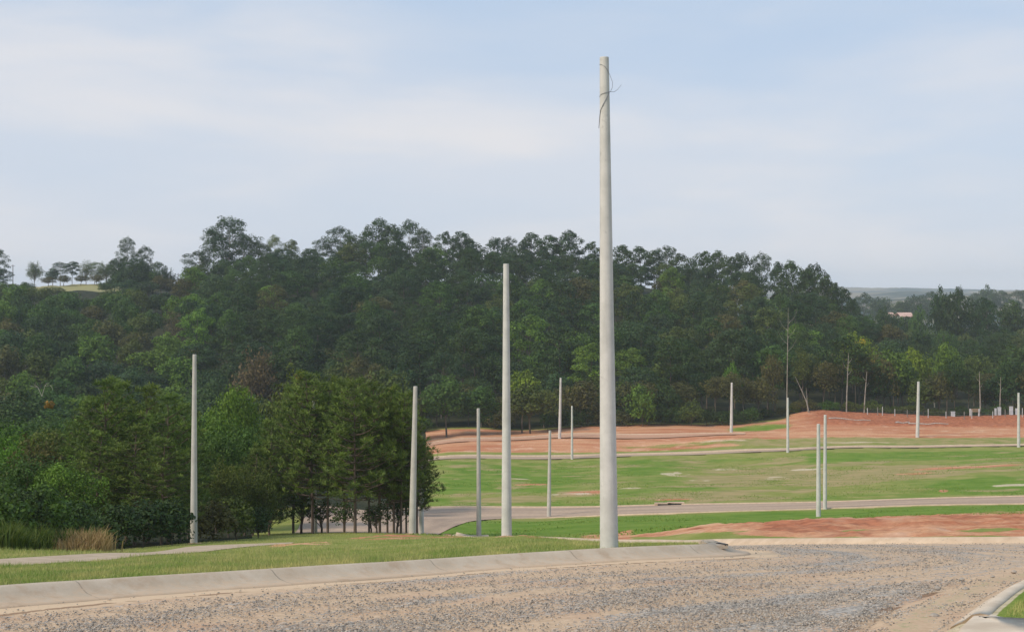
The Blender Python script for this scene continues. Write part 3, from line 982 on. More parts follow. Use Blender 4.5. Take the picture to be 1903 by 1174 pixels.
# a few bigger stones by the right kerb
for i, (px_, py_, s0) in enumerate([(1795, 1097, .10), (1742, 1096, .11), (1788, 1078, .09), (1736, 1147, .10), (1708, 1112, .09), (1884, 1064, .10), (1845, 1073, .07)]):
    Y_ = hit(px_, py_, 11)
    x, y = P(px_, Y_)
    g = Geo()
    # faceted lump
    rws = []
    for a_, r_ in ((-0.4, 0.75), (0.0, 1.0), (0.32, 0.8), (0.5, 0.35)):
        rws.append([(r_ * math.cos(k * 1.047) * (0.8 + .4 * rnd.random()), r_ * math.sin(k * 1.047) * (0.8 + .4 * rnd.random()), a_ + 0.1 * rnd.random()) for k in range(6)])
    Vv = np.array(rws).reshape(-1, 3) * s0 * 0.5
    fq = [(i2 * 6 + k, i2 * 6 + (k + 1) % 6, (i2 + 1) * 6 + (k + 1) % 6, (i2 + 1) * 6 + k) for i2 in range(3) for k in range(6)]
    g.add(Vv, fq, 0)
    g.add(Vv[18:], [(0, 1, 2), (0, 2, 3), (0, 3, 4), (0, 4, 5)], 0)
    link("stone", g.mesh("stone", [M_stone]), loc=(x, y, gz(x, y) + s0 * 0.15), cat="stone", group="larger stones by the sandy corner",
         label="larger grey stone lying on the dirt beside the sandy kerb corner")

# ------------------------------------------------------------------ grass blades (near turf)
def blades(name, X, Y, h, m, tone, lean=0.6, w0=0.006, z=None):
    n = len(X)
    an = rs.rand(n) * 6.283
    le = rs.rand(n) * lean
    az = rs.rand(n) * 6.283
    w_ = (w0 * (0.6 + 0.8 * rs.rand(n)))
    cx, cy = np.cos(an) * w_, np.sin(an) * w_
    zz = ground_z(X, Y) if z is None else z
    V = np.zeros((n, 3, 3))
    V[:, 0] = np.stack([X - cx, Y - cy, zz - 0.01], 1)
    V[:, 1] = np.stack([X + cx, Y + cy, zz - 0.01], 1)
    V[:, 2] = np.stack([X + np.cos(az) * le * h, Y + np.sin(az) * le * h, zz + h], 1)
    return new_mesh(name, V.reshape(-1, 3), [np.arange(n * 3).reshape(n, 3)], [m], None, False, {'tone': np.repeat(tone, 3)})


def turf_material(name):
    m, t, out = mat(name)
    tone = t.attr('tone')
    p = pos(t)
    n = t.rng(t.noise(scaled(t, p, (0.8, 0.35, 0.5)), 1.0, 5, 0.62), 0.40, 0.62)
    n2 = t.rng(t.noise(p, 2.2, 3, 0.6), 0.4, 0.7)
    c = t.mix(n, (0.20, 0.31, 0.050), (0.54, 0.48, 0.17))
    c = t.mix(t.math('MULTIPLY', n2, 0.5), c, (0.13, 0.235, 0.05))
    c = t.mix(t.math('MULTIPLY', tone, 0.75), c, (0.50, 0.44, 0.20))
    b_ = t.new('ShaderNodeBsdfPrincipled', {'Base Color': c, 'Roughness': 0.7, 'Specular IOR Level': 0.2})
    tr = t.new('ShaderNodeBsdfTranslucent', {'Color': c})
    mx = t.new('ShaderNodeMixShader', {0: 0.3, 1: b_.outputs[0], 2: tr.outputs[0]})
    t.l.new(mx.outputs[0], out.inputs[0])
    return m


M_turf = turf_material("turf_blades")
N = 420000
v = rs.rand(N)
Ys = 1.0 / (1 / 15.0 + (1 / 95.0 - 1 / 15.0) * v)
Xs = (rs.rand(N) * 1500 - 140 - CU) / F * Ys
ok = ~inside(gravel_poly, Xs, Ys)
Xs, Ys = Xs[ok], Ys[ok]
pa_, pb_ = ribbon_edges(PATH_N, PATH_F, 0.5)
ok = ~inside(np.vstack([pa_, pb_[::-1]]), Xs, Ys) & (dist_line(kb_c, Xs, Ys) > 0.12)
Xs, Ys = Xs[ok], Ys[ok]
pxs = CU + F * Xs / Ys
cl = fbm(Xs * 1.5, Ys * 1.5, 77, 3)
bare = np.exp(-(((pxs - 760) / 120) ** 2) - ((Ys - 70) / 14) ** 2)
ok = (rs.rand(len(Xs)) < 0.35 + 0.9 * cl) & (rs.rand(len(Xs)) > bare * 0.85) & ~((pxs < 470) & (Ys > 44 + pxs * .065))
ok &= ~((pxs > 1150) & (Ys > 30))
Xs, Ys, cl = Xs[ok], Ys[ok], cl[ok]
h = (0.015 + 0.085 * sstep(0.5, 0.75, fbm(Xs / 2.5, Ys / 2.5, 341, 3)) * rs.rand(len(Xs)) + 0.05 * rs.rand(len(Xs)) ** 1.5) * (0.5 + cl) * (1 + 0.006 * Ys)
link("grass", blades("grass", Xs, Ys, h, M_turf, np.clip(rs.rand(len(Xs)) * 1.1 - 0.2, 0, 1), 0.8, 0.006), kind='stuff',
     label="short patchy grass on the verge behind the kerb", cat="grass")
N = 45000
Xs = 4.0 + rs.rand(N) * 6.0
Ys = 13.2 + rs.rand(N) * 9
ok = ~inside(gravel_poly, Xs, Ys) & ~inside(np.array(AP), Xs, Ys) & (dist_line(kr_c, Xs, Ys) > 0.25)
Xs, Ys = Xs[ok], Ys[ok]
link("grass", blades("grass", Xs, Ys, 0.02 + 0.05 * rs.rand(len(Xs)), M_turf, np.clip(rs.rand(len(Xs)) * .8 - 0.3, 0, 1), 0.8, 0.005), kind='stuff',
     label="bright short grass on the small corner inside the sandy kerb", cat="grass")
# field tussocks
N = 60000
Ys = np.concatenate([152 + rs.rand(N) * 82, 74 + rs.rand(N // 2) * 64])
Xs = (760 + rs.rand(len(Ys)) * 1250 - CU) / F * Ys
ok = ~inside(gravel_poly, Xs, Ys) & ~inside(np.vstack([ribbon_edges(ROAD2_N, ROAD2_F, 3.0)[0], ribbon_edges(ROAD2_N, ROAD2_F, 3.0)[1][::-1]]), Xs, Ys)
cl = fbm(Xs / 7.0, Ys / 7.0, 87, 3)
ok &= rs.rand(len(Xs)) < (cl - 0.45) * 2.5
Xs, Ys = Xs[ok], Ys[ok]
M_tuss = leaf_material("field_grass_blades", (0.13, 0.22, 0.03), (0.28, 0.34, 0.075), 0.3, False)
link("grass", blades("grass", Xs, Ys, 0.04 + 0.08 * rs.rand(len(Xs)), M_tuss, rs.rand(len(Xs)), 0.9, 0.06), kind='stuff',
     label="green grass tufts across the sloping field between the roads", cat="grass")

# ------------------------------------------------------------------ concrete poles
def pole_mesh(name, h, rb, rt, m, sides=20):
    g = Geo()
    n = 14
    pts = [(0, 0, -0.4 + (h + 0.4) * i / n) for i in range(n + 1)]
    rad = [rb + (rt - rb) * i / n for i in range(n + 1)]
    g.tube(pts, rad, sides, 0, False)
    # bevelled flat top
    ring = [(rt * math.cos(2 * math.pi * k / sides), rt * math.sin(2 * math.pi * k / sides), h) for k in range(sides)]
    ring2 = [(x * 0.93, y * 0.93, h + 0.015) for x, y, _ in ring]
    g.add(ring + ring2 + [(0, 0, h + 0.015)], [(k, (k + 1) % sides, sides + (k + 1) % sides, sides + k) for k in range(sides)], 0)
    g.add(ring2 + [(0, 0, h + 0.015)], [(k, (k + 1) % sides, sides) for k in range(sides)], 0)
    return g.mesh(name, [m], (0,))


POLES = [  # base column, base row, top column, top row, distance, base width px, top width px, weathered, label
 (1132, 1018, 1123, 108, 26.3, 35, 17, 0, "tallest and nearest pale concrete pole standing beside the kerb, wire near its top"),
 (941.5, 999, 940.5, 491, 47, 20, 10.5, 0, "second tallest pale concrete pole, on the grass verge near the tallest pole"),
 (360, 1011, 361.5, 659, 66, 14, 7, 1, "grey concrete pole standing alone beside the path before the dark pines"),
 (766, 994, 772, 718, 84, 14, 7.5, 1, "slightly leaning grey concrete pole against the edge of the pine grove"),
 (783, 990, 784, 852, 99, 10, 5.5, 0, "concrete pole half hidden behind the last pine of the grove"),
 (890, 996, 889, 759, 98.5, 9.5, 6, 1, "slim concrete pole rising from a low slab behind the verge"),
 (1020, 962, 1022, 800, 148, 8, 4.5, 1, "thin concrete pole on the near edge of the lower dirt road"),
 (1040, 807, 1042, 702, 262, 6, 3.5, 0, "distant thin pole at the upper kerb before the woods, left of the tallest pole"),
 (1063, 851, 1063, 754, 238, 5, 3, 0, "distant short thin pole at the straight kerb, left of the tallest pole"),
 (1359, 805, 1360, 711, 266, 6, 3.5, 0, "distant pole at the foot of the woods beside the green end of the red bank"),
 (1464, 841, 1464, 739, 238, 5.5, 3.5, 0, "distant pole at the straight kerb below the rounded end of the red bank"),
 (1521, 968, 1521, 788, 127, 9, 6, 0, "nearer, thicker one of the two poles standing close together"),
 (1533, 944, 1533.5, 771, 140.5, 7.5, 5, 0, "farther, thinner one of the two poles standing close together"),
 (1705, 813, 1707, 709, 257, 7, 4.5, 0, "distant pole before the long red bank, to the right of the paired poles"),
 (1893, 829, 1893, 730, 241, 6, 4, 0, "distant pole at the right end of the straight kerb"),
 (587, 991, 565, 745, 97, 6, 5, 1, "pale pole mostly hidden among the pine trunks"),
]
for i, (bx, by, tx, ty, Y, wb, wt, old, lb) in enumerate(POLES):
    x, y = P(bx, Y)
    zb = gz(x, y)
    ztop = (CV - ty) / F * Y
    H = ztop - zb
    if bx == 587:
        tx = 583
    me = pole_mesh("concrete_pole", H, wb / F * Y / 2, wt / F * Y / 2, M_pole_b if old else M_pole)
    o = link("concrete_pole", me, label=lb, cat="pole", group="concrete poles on the new streets", loc=(x, y, zb))
    lean = math.atan2((tx - bx) / F * Y, H)
    o.rotation_euler = (0, lean, 0)
    g = Geo()
    rb = wb / F * Y / 2
    rg = [(rb * 0.9, 0.05), (rb * 1.35, 0.035), (rb * 2.1, 0.0), (rb * 2.7, -0.06)]
    vv, n_ = [], 14
    for r__, z__ in rg:
        for k in range(n_):
            rr2 = r__ * (1 + 0.18 * math.sin(k * 2.1 + i) + 0.1 * rnd.random())
            ax, ay = rr2 * math.cos(6.2832 * k / n_), rr2 * math.sin(6.2832 * k / n_)
            vv.append((ax, ay, gz(x + ax, y + ay) - zb + z__))
    g.add(vv, [(a_ * n_ + k, a_ * n_ + (k + 1) % n_, (a_ + 1) * n_ + (k + 1) % n_, (a_ + 1) * n_ + k) for a_ in range(3) for k in range(n_)], 0)
    cm = link("soil_mound", g.mesh("soil_mound", [M_collar], (0,)), loc=(x, y, zb), label="small ring of loose soil round the foot of " + {1: 'the second tallest pole', 2: 'the lone pole by the path', 3: 'the leaning pole by the grove'}.get(i, 'a pole'), cat="soil mound", group="soil rings at the pole feet") if i in (1, 2, 3) else None
    if i == 0:
        g = Geo()
        r0 = lambda z: 0.175 + (0.085 - 0.175) * z / H + 0.008
        def wp(s, ang, z, out_=0.0):
            r = r0(z) + out_
            return (r * math.sin(ang), -r * math.cos(ang), z)
        zt = H
        g.tube([wp(0, -1.45, zt - .13), wp(0, -.8, zt - .13), wp(0, 0.0, zt - .17), wp(0, .6, zt - .24), wp(0, 1.2, zt - .33, .01), wp(0, 1.5, zt - .45, .05), wp(0, 1.5, zt - .55, .045),
                wp(0, 1.4, zt - .63, .005)], [0.004] * 8, 5)
        g.tube([wp(0, -1.5, zt - .72), wp(0, -.7, zt - .68), wp(0, 0, zt - .66), wp(0, .8, zt - .64), wp(0, 1.4, zt - .63, .01), wp(0, 1.55, zt - .63, .08), wp(0, 1.55, zt - .58, .15), wp(0, 1.55, zt - .5, .21)],
               [0.0045] * 6 + [.003] * 2, 5)
        g.tube([wp(0, 1.1, zt - .63), wp(0, .4, zt - .74), wp(0, -.4, zt - .88), wp(0, -1.0, zt - .98), wp(0, -1.3, zt - 1.1), wp(0, -1.45, zt - 1.3, .01)], [0.006] * 6, 5)
        link("wire", g.mesh("wire", [M_wire]), parent=o)

# two far utility poles on the skyline
for px_, top, Y, lb in ((331, 508, 585, "tiny utility pole on the skyline between two tall tree groups"), (24, 492, 600, "tiny utility pole on the skyline at the far left of the grassy ridge")):
    x, y = P(px_, Y)
    zb = gz(x, y)
    me = pole_mesh("utility_pole", (CV - top) / F * Y - zb, 0.2, 0.14, M_bark, 8)
    o = link("utility_pole", me, label=lb, cat="utility pole", group="utility poles on the ridge", loc=(x, y, zb))
    g = Geo(); g.box((0, 0, (CV - top) / F * Y - zb - 0.5), (0.9, 0.07, 0.07), 0)
    link("crossarm", g.mesh("crossarm", [M_bark]), parent=o)

# ------------------------------------------------------------------ trees
def leaf_quads(g, C, Nn, size, tone, m, aspect=0.55):
    """diamond leaves at C with rough normals Nn"""
    n = len(C)
    Nn = Nn / (np.linalg.norm(Nn, axis=1)[:, None] + 1e-9)
    a = rs.randn(n, 3)
    u = np.cross(Nn, a)
    u /= np.linalg.norm(u, axis=1)[:, None] + 1e-9
    v_ = np.cross(Nn, u)
    s = size * (0.6 + 0.8 * rs.rand(n))
    u = u * s[:, None] * 0.5
    v_ = v_ * s[:, None] * 0.5 * aspect
    V = np.stack([C + u, C + v_ + u * 0.1, C - u, C - v_ - u * 0.1], 1).reshape(-1, 3)
    F_ = np.arange(n * 4).reshape(n, 4)
    g.add(V, F_, m, np.repeat(np.clip(tone, 0, 1), 4))


def lump(g, c, r, n, size, m, flat=1.0, lower=-0.5, tone=0.5, spread=0.7):
    """a leafy clump: leaves through its outer shell, few below"""
    d = rs.randn(int(n * 1.6), 3)
    d /= np.linalg.norm(d, axis=1)[:, None]
    keep_ = d[:, 2] > lower + 0.5 * (rs.rand(len(d)) - 0.5)
    d = d[keep_][:n]
    k = len(d)
    wob = 0.82 + 0.36 * rs.rand(k)
    rad = r * wob * (0.72 + 0.28 * rs.rand(k) ** 0.4)
    C = np.array(c) + d * rad[:, None] * np.array([1, 1, flat])
    Nn = d + spread * rs.randn(k, 3) * 0.7 + np.array([0, 0, 0.35])
    tn = tone + 0.24 * rs.randn(k)
    leaf_quads(g, C, Nn, size, tn, m)


def limb(g, a, b, r0, r1, m, sag=0.12, n=5, sides=6):
    a = np.array(a, float)
    b = np.array(b, float)
    L = np.linalg.norm(b - a)
    pts = []
    off = rs.randn(3) * L * 0.05
    for i in range(n + 1):
        t_ = i / n
        p_ = a + (b - a) * t_ + off * math.sin(math.pi * t_)
        p_[2] -= sag * L * math.sin(math.pi * t_) * 0.5
        pts.append(tuple(p_))
    g.tube(pts, [r0 + (r1 - r0) * i / n for i in range(n + 1)], sides, m)


def broad_tree(H=10.0, Wd=8.0, seed=0, clear=0.22, lumps=13, per=150, size=0.5, dense=1.0, trunk_r=0.17, flatness=0.8, irregular=0.3):
    """returns (wood geometry, leaf geometry)"""
    global rs
    rs_old = rs
    rs = np.random.RandomState(seed)
    gw, gl = Geo(), Geo()
    lean = rs.randn(2) * 0.04 * H
    fork = H * (clear + 0.12)
    gw.tube([(0, 0, -0.6), (0, 0, 0.0), (lean[0] * .2, lean[1] * .2, fork * .5), (lean[0] * .5, lean[1] * .5, fork), (lean[0], lean[1], H * .72)],
            [trunk_r * 1.35, trunk_r * 1.1, trunk_r * .9, trunk_r * .75, trunk_r * .2], 8)
    zc = H * (clear + (1 - clear) * 0.52)
    rz = H * (1 - clear) * 0.5
    cs = []
    for i in range(lumps):
        ga = i * 2.39996 + rs.rand() * 0.6
        hz = 1 - 1.75 * (i + 0.5) / lumps
        rr_ = math.sqrt(max(0.0, 1 - hz * hz)) * (0.72 + 0.2 * rs.rand())
        k = 1 + irregular * rs.randn() * 0.5
        c_ = np.array([lean[0] + rr_ * math.cos(ga) * Wd * .36 * k, lean[1] + rr_ * math.sin(ga) * Wd * .36 * k, zc + hz * rz * 0.66 * (1 + irregular * .3 * rs.randn())])
        r_ = Wd * (0.16 + 0.09 * rs.rand())
        cs.append((c_, r_))
        lump(gl, c_, r_, int(per * dense), size, 0, flatness, -0.55, 0.25 + 0.5 * rs.rand())
    lump(gl, (lean[0], lean[1], zc), Wd * .27, int(per * .8), size, 0, 1.1, -0.9, 0.3)
    # stray sprays that break the outline
    for i in range(int(lumps * 1.6)):
        c_, r_ = cs[rs.randint(len(cs))]
        d = rs.randn(3)
        d[2] = abs(d[2]) * .8
        d /= np.linalg.norm(d)
        lump(gl, c_ + d * r_ * 1.0, r_ * 0.34, int(per * 0.16), size * 0.85, 0, 0.8, -0.9, 0.35 + 0.4 * rs.rand())
    for c_, r_ in cs[:9]:
        limb(gw, (lean[0] * .5, lean[1] * .5, fork * (0.85 + .3 * rs.rand())), c_, trunk_r * .42, trunk_r * .1, 0, -0.1)
    rs = rs_old
    return gw, gl


def euca_tree(H=20.0, Wd=9.0, seed=0, clear=0.45, lumps=15, per=110, size=0.55, trunk_r=0.22, open_=1.0):
    """tall airy tree: long pale stem, upswept limbs, umbrella shaped sprays"""
    global rs
    rs_old = rs
    rs = np.random.RandomState(seed)
    gw, gl = Geo(), Geo()
    b = rs.randn(2) * 0.03 * H
    pt = lambda f_: (b[0] * f_ * f_, b[1] * f_ * f_, H * f_)
    gw.tube([(0, 0, -0.8)] + [pt(f_) for f_ in (0.0, .2, .4, .6, .8, .93)], [trunk_r * 1.3, trunk_r * 1.1, trunk_r * .9, trunk_r * .75, trunk_r * .55, trunk_r * .3, trunk_r * .1], 7)
    for i in range(lumps):
        f_ = clear + (1 - clear) * ((i + 0.6) / lumps) ** 0.75
        u = (f_ - clear) / (1 - clear)
        env = math.sqrt(max(0.0, 1 - ((u - 0.52) / 0.56) ** 2)) * (0.75 + 0.5 * rs.rand())
        ga = i * 2.39996 + rs.rand() * .7
        rad = Wd * 0.36 * env * (0.75 + 0.35 * rs.rand())
        r_ = Wd * (0.15 + 0.07 * rs.rand()) * (1.12 if open_ else 0.95)
        zc_ = H * f_ - r_ * 0.55
        if i == lumps - 1:
            rad = 0.3
        c_ = np.array([b[0] * f_ * f_ + rad * math.cos(ga), b[1] * f_ * f_ + rad * math.sin(ga), zc_])
        lump(gl, c_, r_, per, size, 0, 0.88 if open_ else 0.84, -0.35 if open_ else -0.25, 0.2 + 0.6 * rs.rand(), 0.5)
        for k in range(3):
            d = rs.randn(3)
            d[2] = abs(d[2]) * .3 - .1
            d /= np.linalg.norm(d)
            lump(gl, c_ + d * r_ * 1.0, r_ * 0.45, int(per * 0.22), size * .85, 0, 0.7, -0.5, 0.3 + 0.4 * rs.rand())
        a_ = pt(max(0.3, f_ - 0.13 - 0.05 * rs.rand()))
        limb(gw, a_, c_ + np.array([0, 0, -r_ * .2]), trunk_r * .34, trunk_r * .09, 0, 0.15)
    rs = rs_old
    return gw, gl


def twig_tree(H=8.0, Wd=8.0, seed=0, n=34, leaves=26, size=0.32, trunk_r=0.15, tone=0.4):
    """thin leaved tree of many fine branches"""
    global rs
    rs_old = rs
    rs = np.random.RandomState(seed)
    gw, gl = Geo(), Geo()
    gw.tube([(0, 0, -0.6), (0, 0, H * .15), (0.1, 0.05, H * .4)], [trunk_r * 1.2, trunk_r, trunk_r * .7], 7)
    for i in range(n):
        ga = i * 2.39996
        el = 0.25 + 1.2 * ((i + .5) / n)
        L = H * .55 * (0.8 + .3 * rs.rand())
        e = np.array([math.cos(ga) * math.cos(el) * Wd * .5, math.sin(ga) * math.cos(el) * Wd * .5, H * .36 + math.sin(el) * H * .6]) * (0.85 + .2 * rs.rand())
        limb(gw, (0.05, 0.03, H * (.15 + .25 * rs.rand())), e, trunk_r * .35, 0.012, 0, -0.1, 5, 4)
        for k in range(4):
            f_ = 0.55 + .45 * rs.rand()
            s_ = e * f_
            d = rs.randn(3)
            d[2] = abs(d[2])
            e2 = s_ + d / np.linalg.norm(d) * H * .10
            limb(gw, s_, e2, 0.02, 0.008, 0, 0, 2, 3)
            if leaves:
                C = e2 + rs.randn(leaves, 3) * Wd * .045
                leaf_quads(gl, C, rs.randn(leaves, 3) + np.array([0, 0, .5]), size, tone + .25 * rs.randn(leaves), 0)
    rs = rs_old
    return gw, gl


def pine_tree(H=10.0, Wd=4.0, seed=0, clear=0.24, whorls=15, trunk_r=0.085, tuft=0.36):
    global rs
    rs_old = rs
    rs = np.random.RandomState(seed)
    gw, gl = Geo(), Geo()
    b = rs.randn(2) * 0.03 * H
    pt = lambda f_: np.array([b[0] * f_ * f_, b[1] * f_ * f_, H * f_])
    gw.tube([(0, 0, -0.5)] + [tuple(pt(f_)) for f_ in (0, .25, .5, .75, 1.0)], [trunk_r * 1.3, trunk_r * 1.1, trunk_r, trunk_r * .75, trunk_r * .45, .02], 8)
    tc, td = [], []
    for i in range(whorls):
        f_ = clear + (0.985 - clear) * (i / (whorls - 1)) ** 0.95
        env = (1 - ((f_ - clear) / (1 - clear)) ** 1.7) ** 0.8 * (0.65 + 0.35 * min(1, (f_ - clear) * 6 + .2))
        for k in range(6 if env > .35 else 4):
            ga = k * 1.047 + i * 0.8 + rs.randn() * .25
            L = Wd * .5 * env * (0.75 + 0.45 * rs.rand()) + 0.25
            up = 0.25 + 0.35 * (f_ - clear) / (1 - clear)
            a_ = pt(f_)
            e = a_ + np.array([math.cos(ga) * L, math.sin(ga) * L, L * up * (0.7 + .6 * rs.rand())])
            limb(gw, a_, e, 0.035 * (0.5 + env), 0.010, 0, 0.18, 4, 4)
            nt = max(3, int(L / 0.24))
            for j in range(nt):
                q_ = 0.30 + 0.7 * (j + 1) / nt
                base_ = a_ + (e - a_) * q_
                side = rs.randn(3) * 0.17 * (1.4 - q_ * .5)
                side[2] = abs(side[2])
                tc.append(base_ + side + np.array([0, 0, 0.05]))
                td.append((e - a_) / L * .5 + np.array([0, 0, .8]) + rs.randn(3) * .25)
    tc.append(pt(1.0)); td.append(np.array([0, 0, 1.0]))
    tc = np.array(tc)
    td = np.array(td)
    td /= np.linalg.norm(td, axis=1)[:, None]
    K = 16
    n = len(tc)
    d = rs.randn(n, K, 3)
    d /= np.linalg.norm(d, axis=2)[..., None]
    d = d + td[:, None] * 0.75
    d /= np.linalg.norm(d, axis=2)[..., None]
    Ln = tuft * (0.6 + 0.6 * rs.rand(n, K, 1))
    sd_ = np.cross(d, rs.randn(n, K, 3))
    sd_ /= np.linalg.norm(sd_, axis=2)[..., None]
    wd = 0.022 + 0.014 * rs.rand(n, K, 1)
    p0 = tc[:, None] - td[:, None] * 0.03
    V = np.stack([p0 - sd_ * wd * .4, p0 + sd_ * wd * .4, p0 + d * Ln * .7 + sd_ * wd, p0 + d * Ln - sd_ * wd * .2], 2).reshape(-1, 3)
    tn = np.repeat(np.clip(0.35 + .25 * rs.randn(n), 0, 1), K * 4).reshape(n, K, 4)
    tn = np.clip(tn + 0.25 * (d[..., 2:3]), 0, 1)  # upward needles toned lighter: their highlights are put into the colour
    gl.add(V, np.arange(n * K * 4).reshape(-1, 4), 0, tn.ravel())
    rs = rs_old
    return gw, gl


class Kind:
    def __init__(s, name, pair, bark, leafm, H, W):
        gw, gl = pair
        s.name, s.H, s.W = name, H, W
        s.trunk = gw.mesh("trunk", [bark], (0,))
        s.crown = gl.mesh("crown", [leafm]) if gl.n else None
        # one joined mesh for trees too far off to show their parts
        g = Geo()
        for q, mm in ((gw, 0), (gl, 1)):
            nv = g.n
            for vv, aa in zip(q.v, q.a):
                g.v.append(vv); g.a.append(aa)
            g.n += q.n
            for f_ in q.q:
                g.q.append(f_ + nv); g.qm.append(np.full(len(f_), mm))
            for f_ in q.t:
                g.t.append(f_ + nv); g.tm.append(np.full(len(f_), mm))
        s.whole = g.mesh(name, [bark, leafm], (0,))


EU = [Kind("eucalyptus_tree", euca_tree(20, 10, 100 + i, 0.34 + .05 * (i % 3), 13, 210, 0.55, 0.2, 1.0), M_bark, M_leaf, 20, 10) for i in range(5)]
EUS = [Kind("eucalyptus_tree", euca_tree(20, 12, 140 + i, 0.40, 18, 230, 0.42, 0.22, 0.0), M_ebark, M_leaf, 20, 12) for i in range(3)]
BR = [Kind("broadleaf_tree", broad_tree(11, 9, 200 + i, 0.2, 14 + i, 150, 0.55, 1.0, 0.17, 0.8, 0.3 + .1 * i), M_bark, M_leaf, 11, 9) for i in range(5)]
BT = [Kind("slender_tree", broad_tree(14, 7.5, 240 + i, 0.30, 17, 130, 0.45, 1.0, 0.11, 0.8, 0.5), (M_ebark if i == 0 else M_bark), M_leaf, 14, 7.5) for i in range(4)]
BN = [Kind("broadleaf_tree", broad_tree(9, 8, 260 + i, 0.12, 20, 330, 0.26, 1.0, 0.14, 0.8, 0.5), M_bark, M_leaf, 9, 8) for i in range(3)]
TW = [Kind("bare_tree", twig_tree(8, 8.5, 300 + i, 40, 12 + 10 * i, 0.34), M_bark, M_leaf, 8, 8.5) for i in range(2)]
SH = [Kind("shrub", broad_tree(3.2, 3.6, 320 + i, 0.0, 11, 130, 0.24, 1.0, 0.05, 0.9, 0.4), M_bark, M_leaf, 3.2, 3.6) for i in range(3)]
PI = [Kind("pine_tree", pine_tree(10, 4.4, 400 + i, (0.24, 0.27, 0.22, 0.12)[i], 17), M_pbark, M_needle, 10, 4.4) for i in range(4)]

_G = {
 "dark green": (0.042, 0.066, 0.026), "deep green": (0.032, 0.058, 0.024), "mid green": (0.060, 0.100, 0.030), "olive green": (0.085, 0.098, 0.032),
 "bluish green": (0.046, 0.072, 0.042), "light green": (0.110, 0.165, 0.035), "yellow green": (0.160, 0.185, 0.030), "brownish green": (0.095, 0.082, 0.042),
 "bright green": (0.085, 0.16, 0.024), "greyish green": (0.13, 0.15, 0.10), "pinkish brown": (0.15, 0.105, 0.085), "golden yellow": (0.55, 0.36, 0.02), "straw": (0.36, 0.25, 0.12),
}
GREEN = {k: tuple(min(.8, c * g_) for c, g_ in zip(v, (1.50, 1.66, 1.05))) for k, v in _G.items()}


def put_tree(K, px, Y, H, Wd, colname, label, group, parts=False, name=None, cat="tree", zoff=0.0, rot=None, var=0.14):
    x, y = P(px, Y)
    z_ = gz(x, y) + zoff
    nm = name or K.name
    r_ = rot if rot is not None else rnd.random() * 6.283
    c = GREEN[colname] if isinstance(colname, str) else colname
    k = 1 + (rnd.random() - .5) * 2 * var
    c4 = (min(1, c[0] * k * (1 + (rnd.random() - .5) * var)), min(1, c[1] * k), min(1, c[2] * k), 1)
    if parts:
        o = link(nm, None, label=label, cat=cat, group=group, loc=(x, y, z_))
        t_ = link("trunk", K.trunk, parent=o)
        if K.crown:
            c_ = link("crown", K.crown, parent=o)
            c_.color = c4
    else:
        o = link(nm, K.whole, label=label, cat=cat, group=group, loc=(x, y, z_))
        o.color = c4
    o.rotation_euler = (0, 0, r_)
    o.scale = (Wd / K.W, Wd / K.W, H / K.H)
    return o


def top_height(px, top_row, Y):
    x, y = P(px, Y)
    return (CV - top_row) / F * Y - gz(x, y)


# forest trees are gathered first and named once all of them are known
FOREST = []     # dict(K, px, Y, H, W, col, zone, parts)
def plan(K, px, Y, H, Wd, col, zone, parts=False, label=None, name=None, cat="tree", bark=None):
    FOREST.append(dict(K=K, px=px, Y=Y, H=H, W=Wd, col=col, zone=zone, parts=parts, label=label, name=name, cat=cat))


# --- skyline of tall open trees (column, row of the top, distance, width in metres)
SKY = [(236, 441, 560, 7.5, 'bluish green'), (268, 457, 558, 7, 'bluish green'), (292, 487, 552, 8, 'dark green'), (222, 478, 555, 8, 'dark green'), (252, 480, 548, 9, 'bluish green'),
       (425, 404, 520, 17, 'bluish green'), (398, 425, 522, 11, 'bluish green'), (372, 466, 520, 11, 'bluish green'), (452, 438, 523, 13, 'dark green'), (352, 498, 525, 6, 'bluish green'), (480, 448, 518, 10, 'dark green'),
       (511, 438, 530, 7, 'greyish green'), (541, 446, 530, 6, 'greyish green'), (528, 462, 520, 9, 'bluish green'), (575, 462, 515, 9, 'dark green'), (600, 444, 520, 9, 'dark green'), (634, 421, 525, 11, 'bluish green'), (655, 437, 520, 9, 'dark green'),
       (703, 406, 520, 12, 'dark green'), (728, 418, 516, 9, 'dark green'), (762, 410, 522, 11, 'bluish green'), (786, 424, 518, 8, 'dark green'), (680, 428, 517, 8, 'dark green'),
       (826, 433, 515, 8, 'dark green'), (856, 431, 512, 9, 'deep green'), (876, 444, 516, 8, 'dark green'), (916, 443, 516, 9, 'deep green'), (946, 440, 522, 7, 'bluish green'), (972, 450, 516, 8, 'dark green'),
       (987, 433, 516, 9, 'bluish green'), (1016, 437, 512, 10, 'deep green'), (1064, 429, 510, 8.5, 'deep green'), (1040, 452, 512, 8, 'dark green'), (1095, 451, 512, 8, 'dark green'), (1155, 456, 508, 9, 'dark green'),
       (1192, 458, 505, 9, 'dark green'), (1238, 457, 505, 9, 'bluish green'), (1216, 466, 500, 8, 'dark green'), (1270, 473, 500, 9, 'dark green'), (1308, 468, 496, 9, 'dark green'), (1339, 466, 494, 8, 'dark green'),
       (1382, 471, 490, 9, 'dark green'), (1415, 470, 488, 8, 'bluish green'), (1358, 480, 485, 8, 'dark green'), (1447, 488, 484, 7, 'deep green'), (1475, 485, 480, 9, 'dark green'), (1513, 492, 476, 9, 'deep green'),
       (1500, 500, 470, 9, 'dark green'), (1546, 528, 465, 6.5, 'deep green'), (1565, 534, 462, 6.5, 'deep green'), (1530, 515, 466, 8, 'dark green'), (1580, 556, 455, 6, 'dark green')]
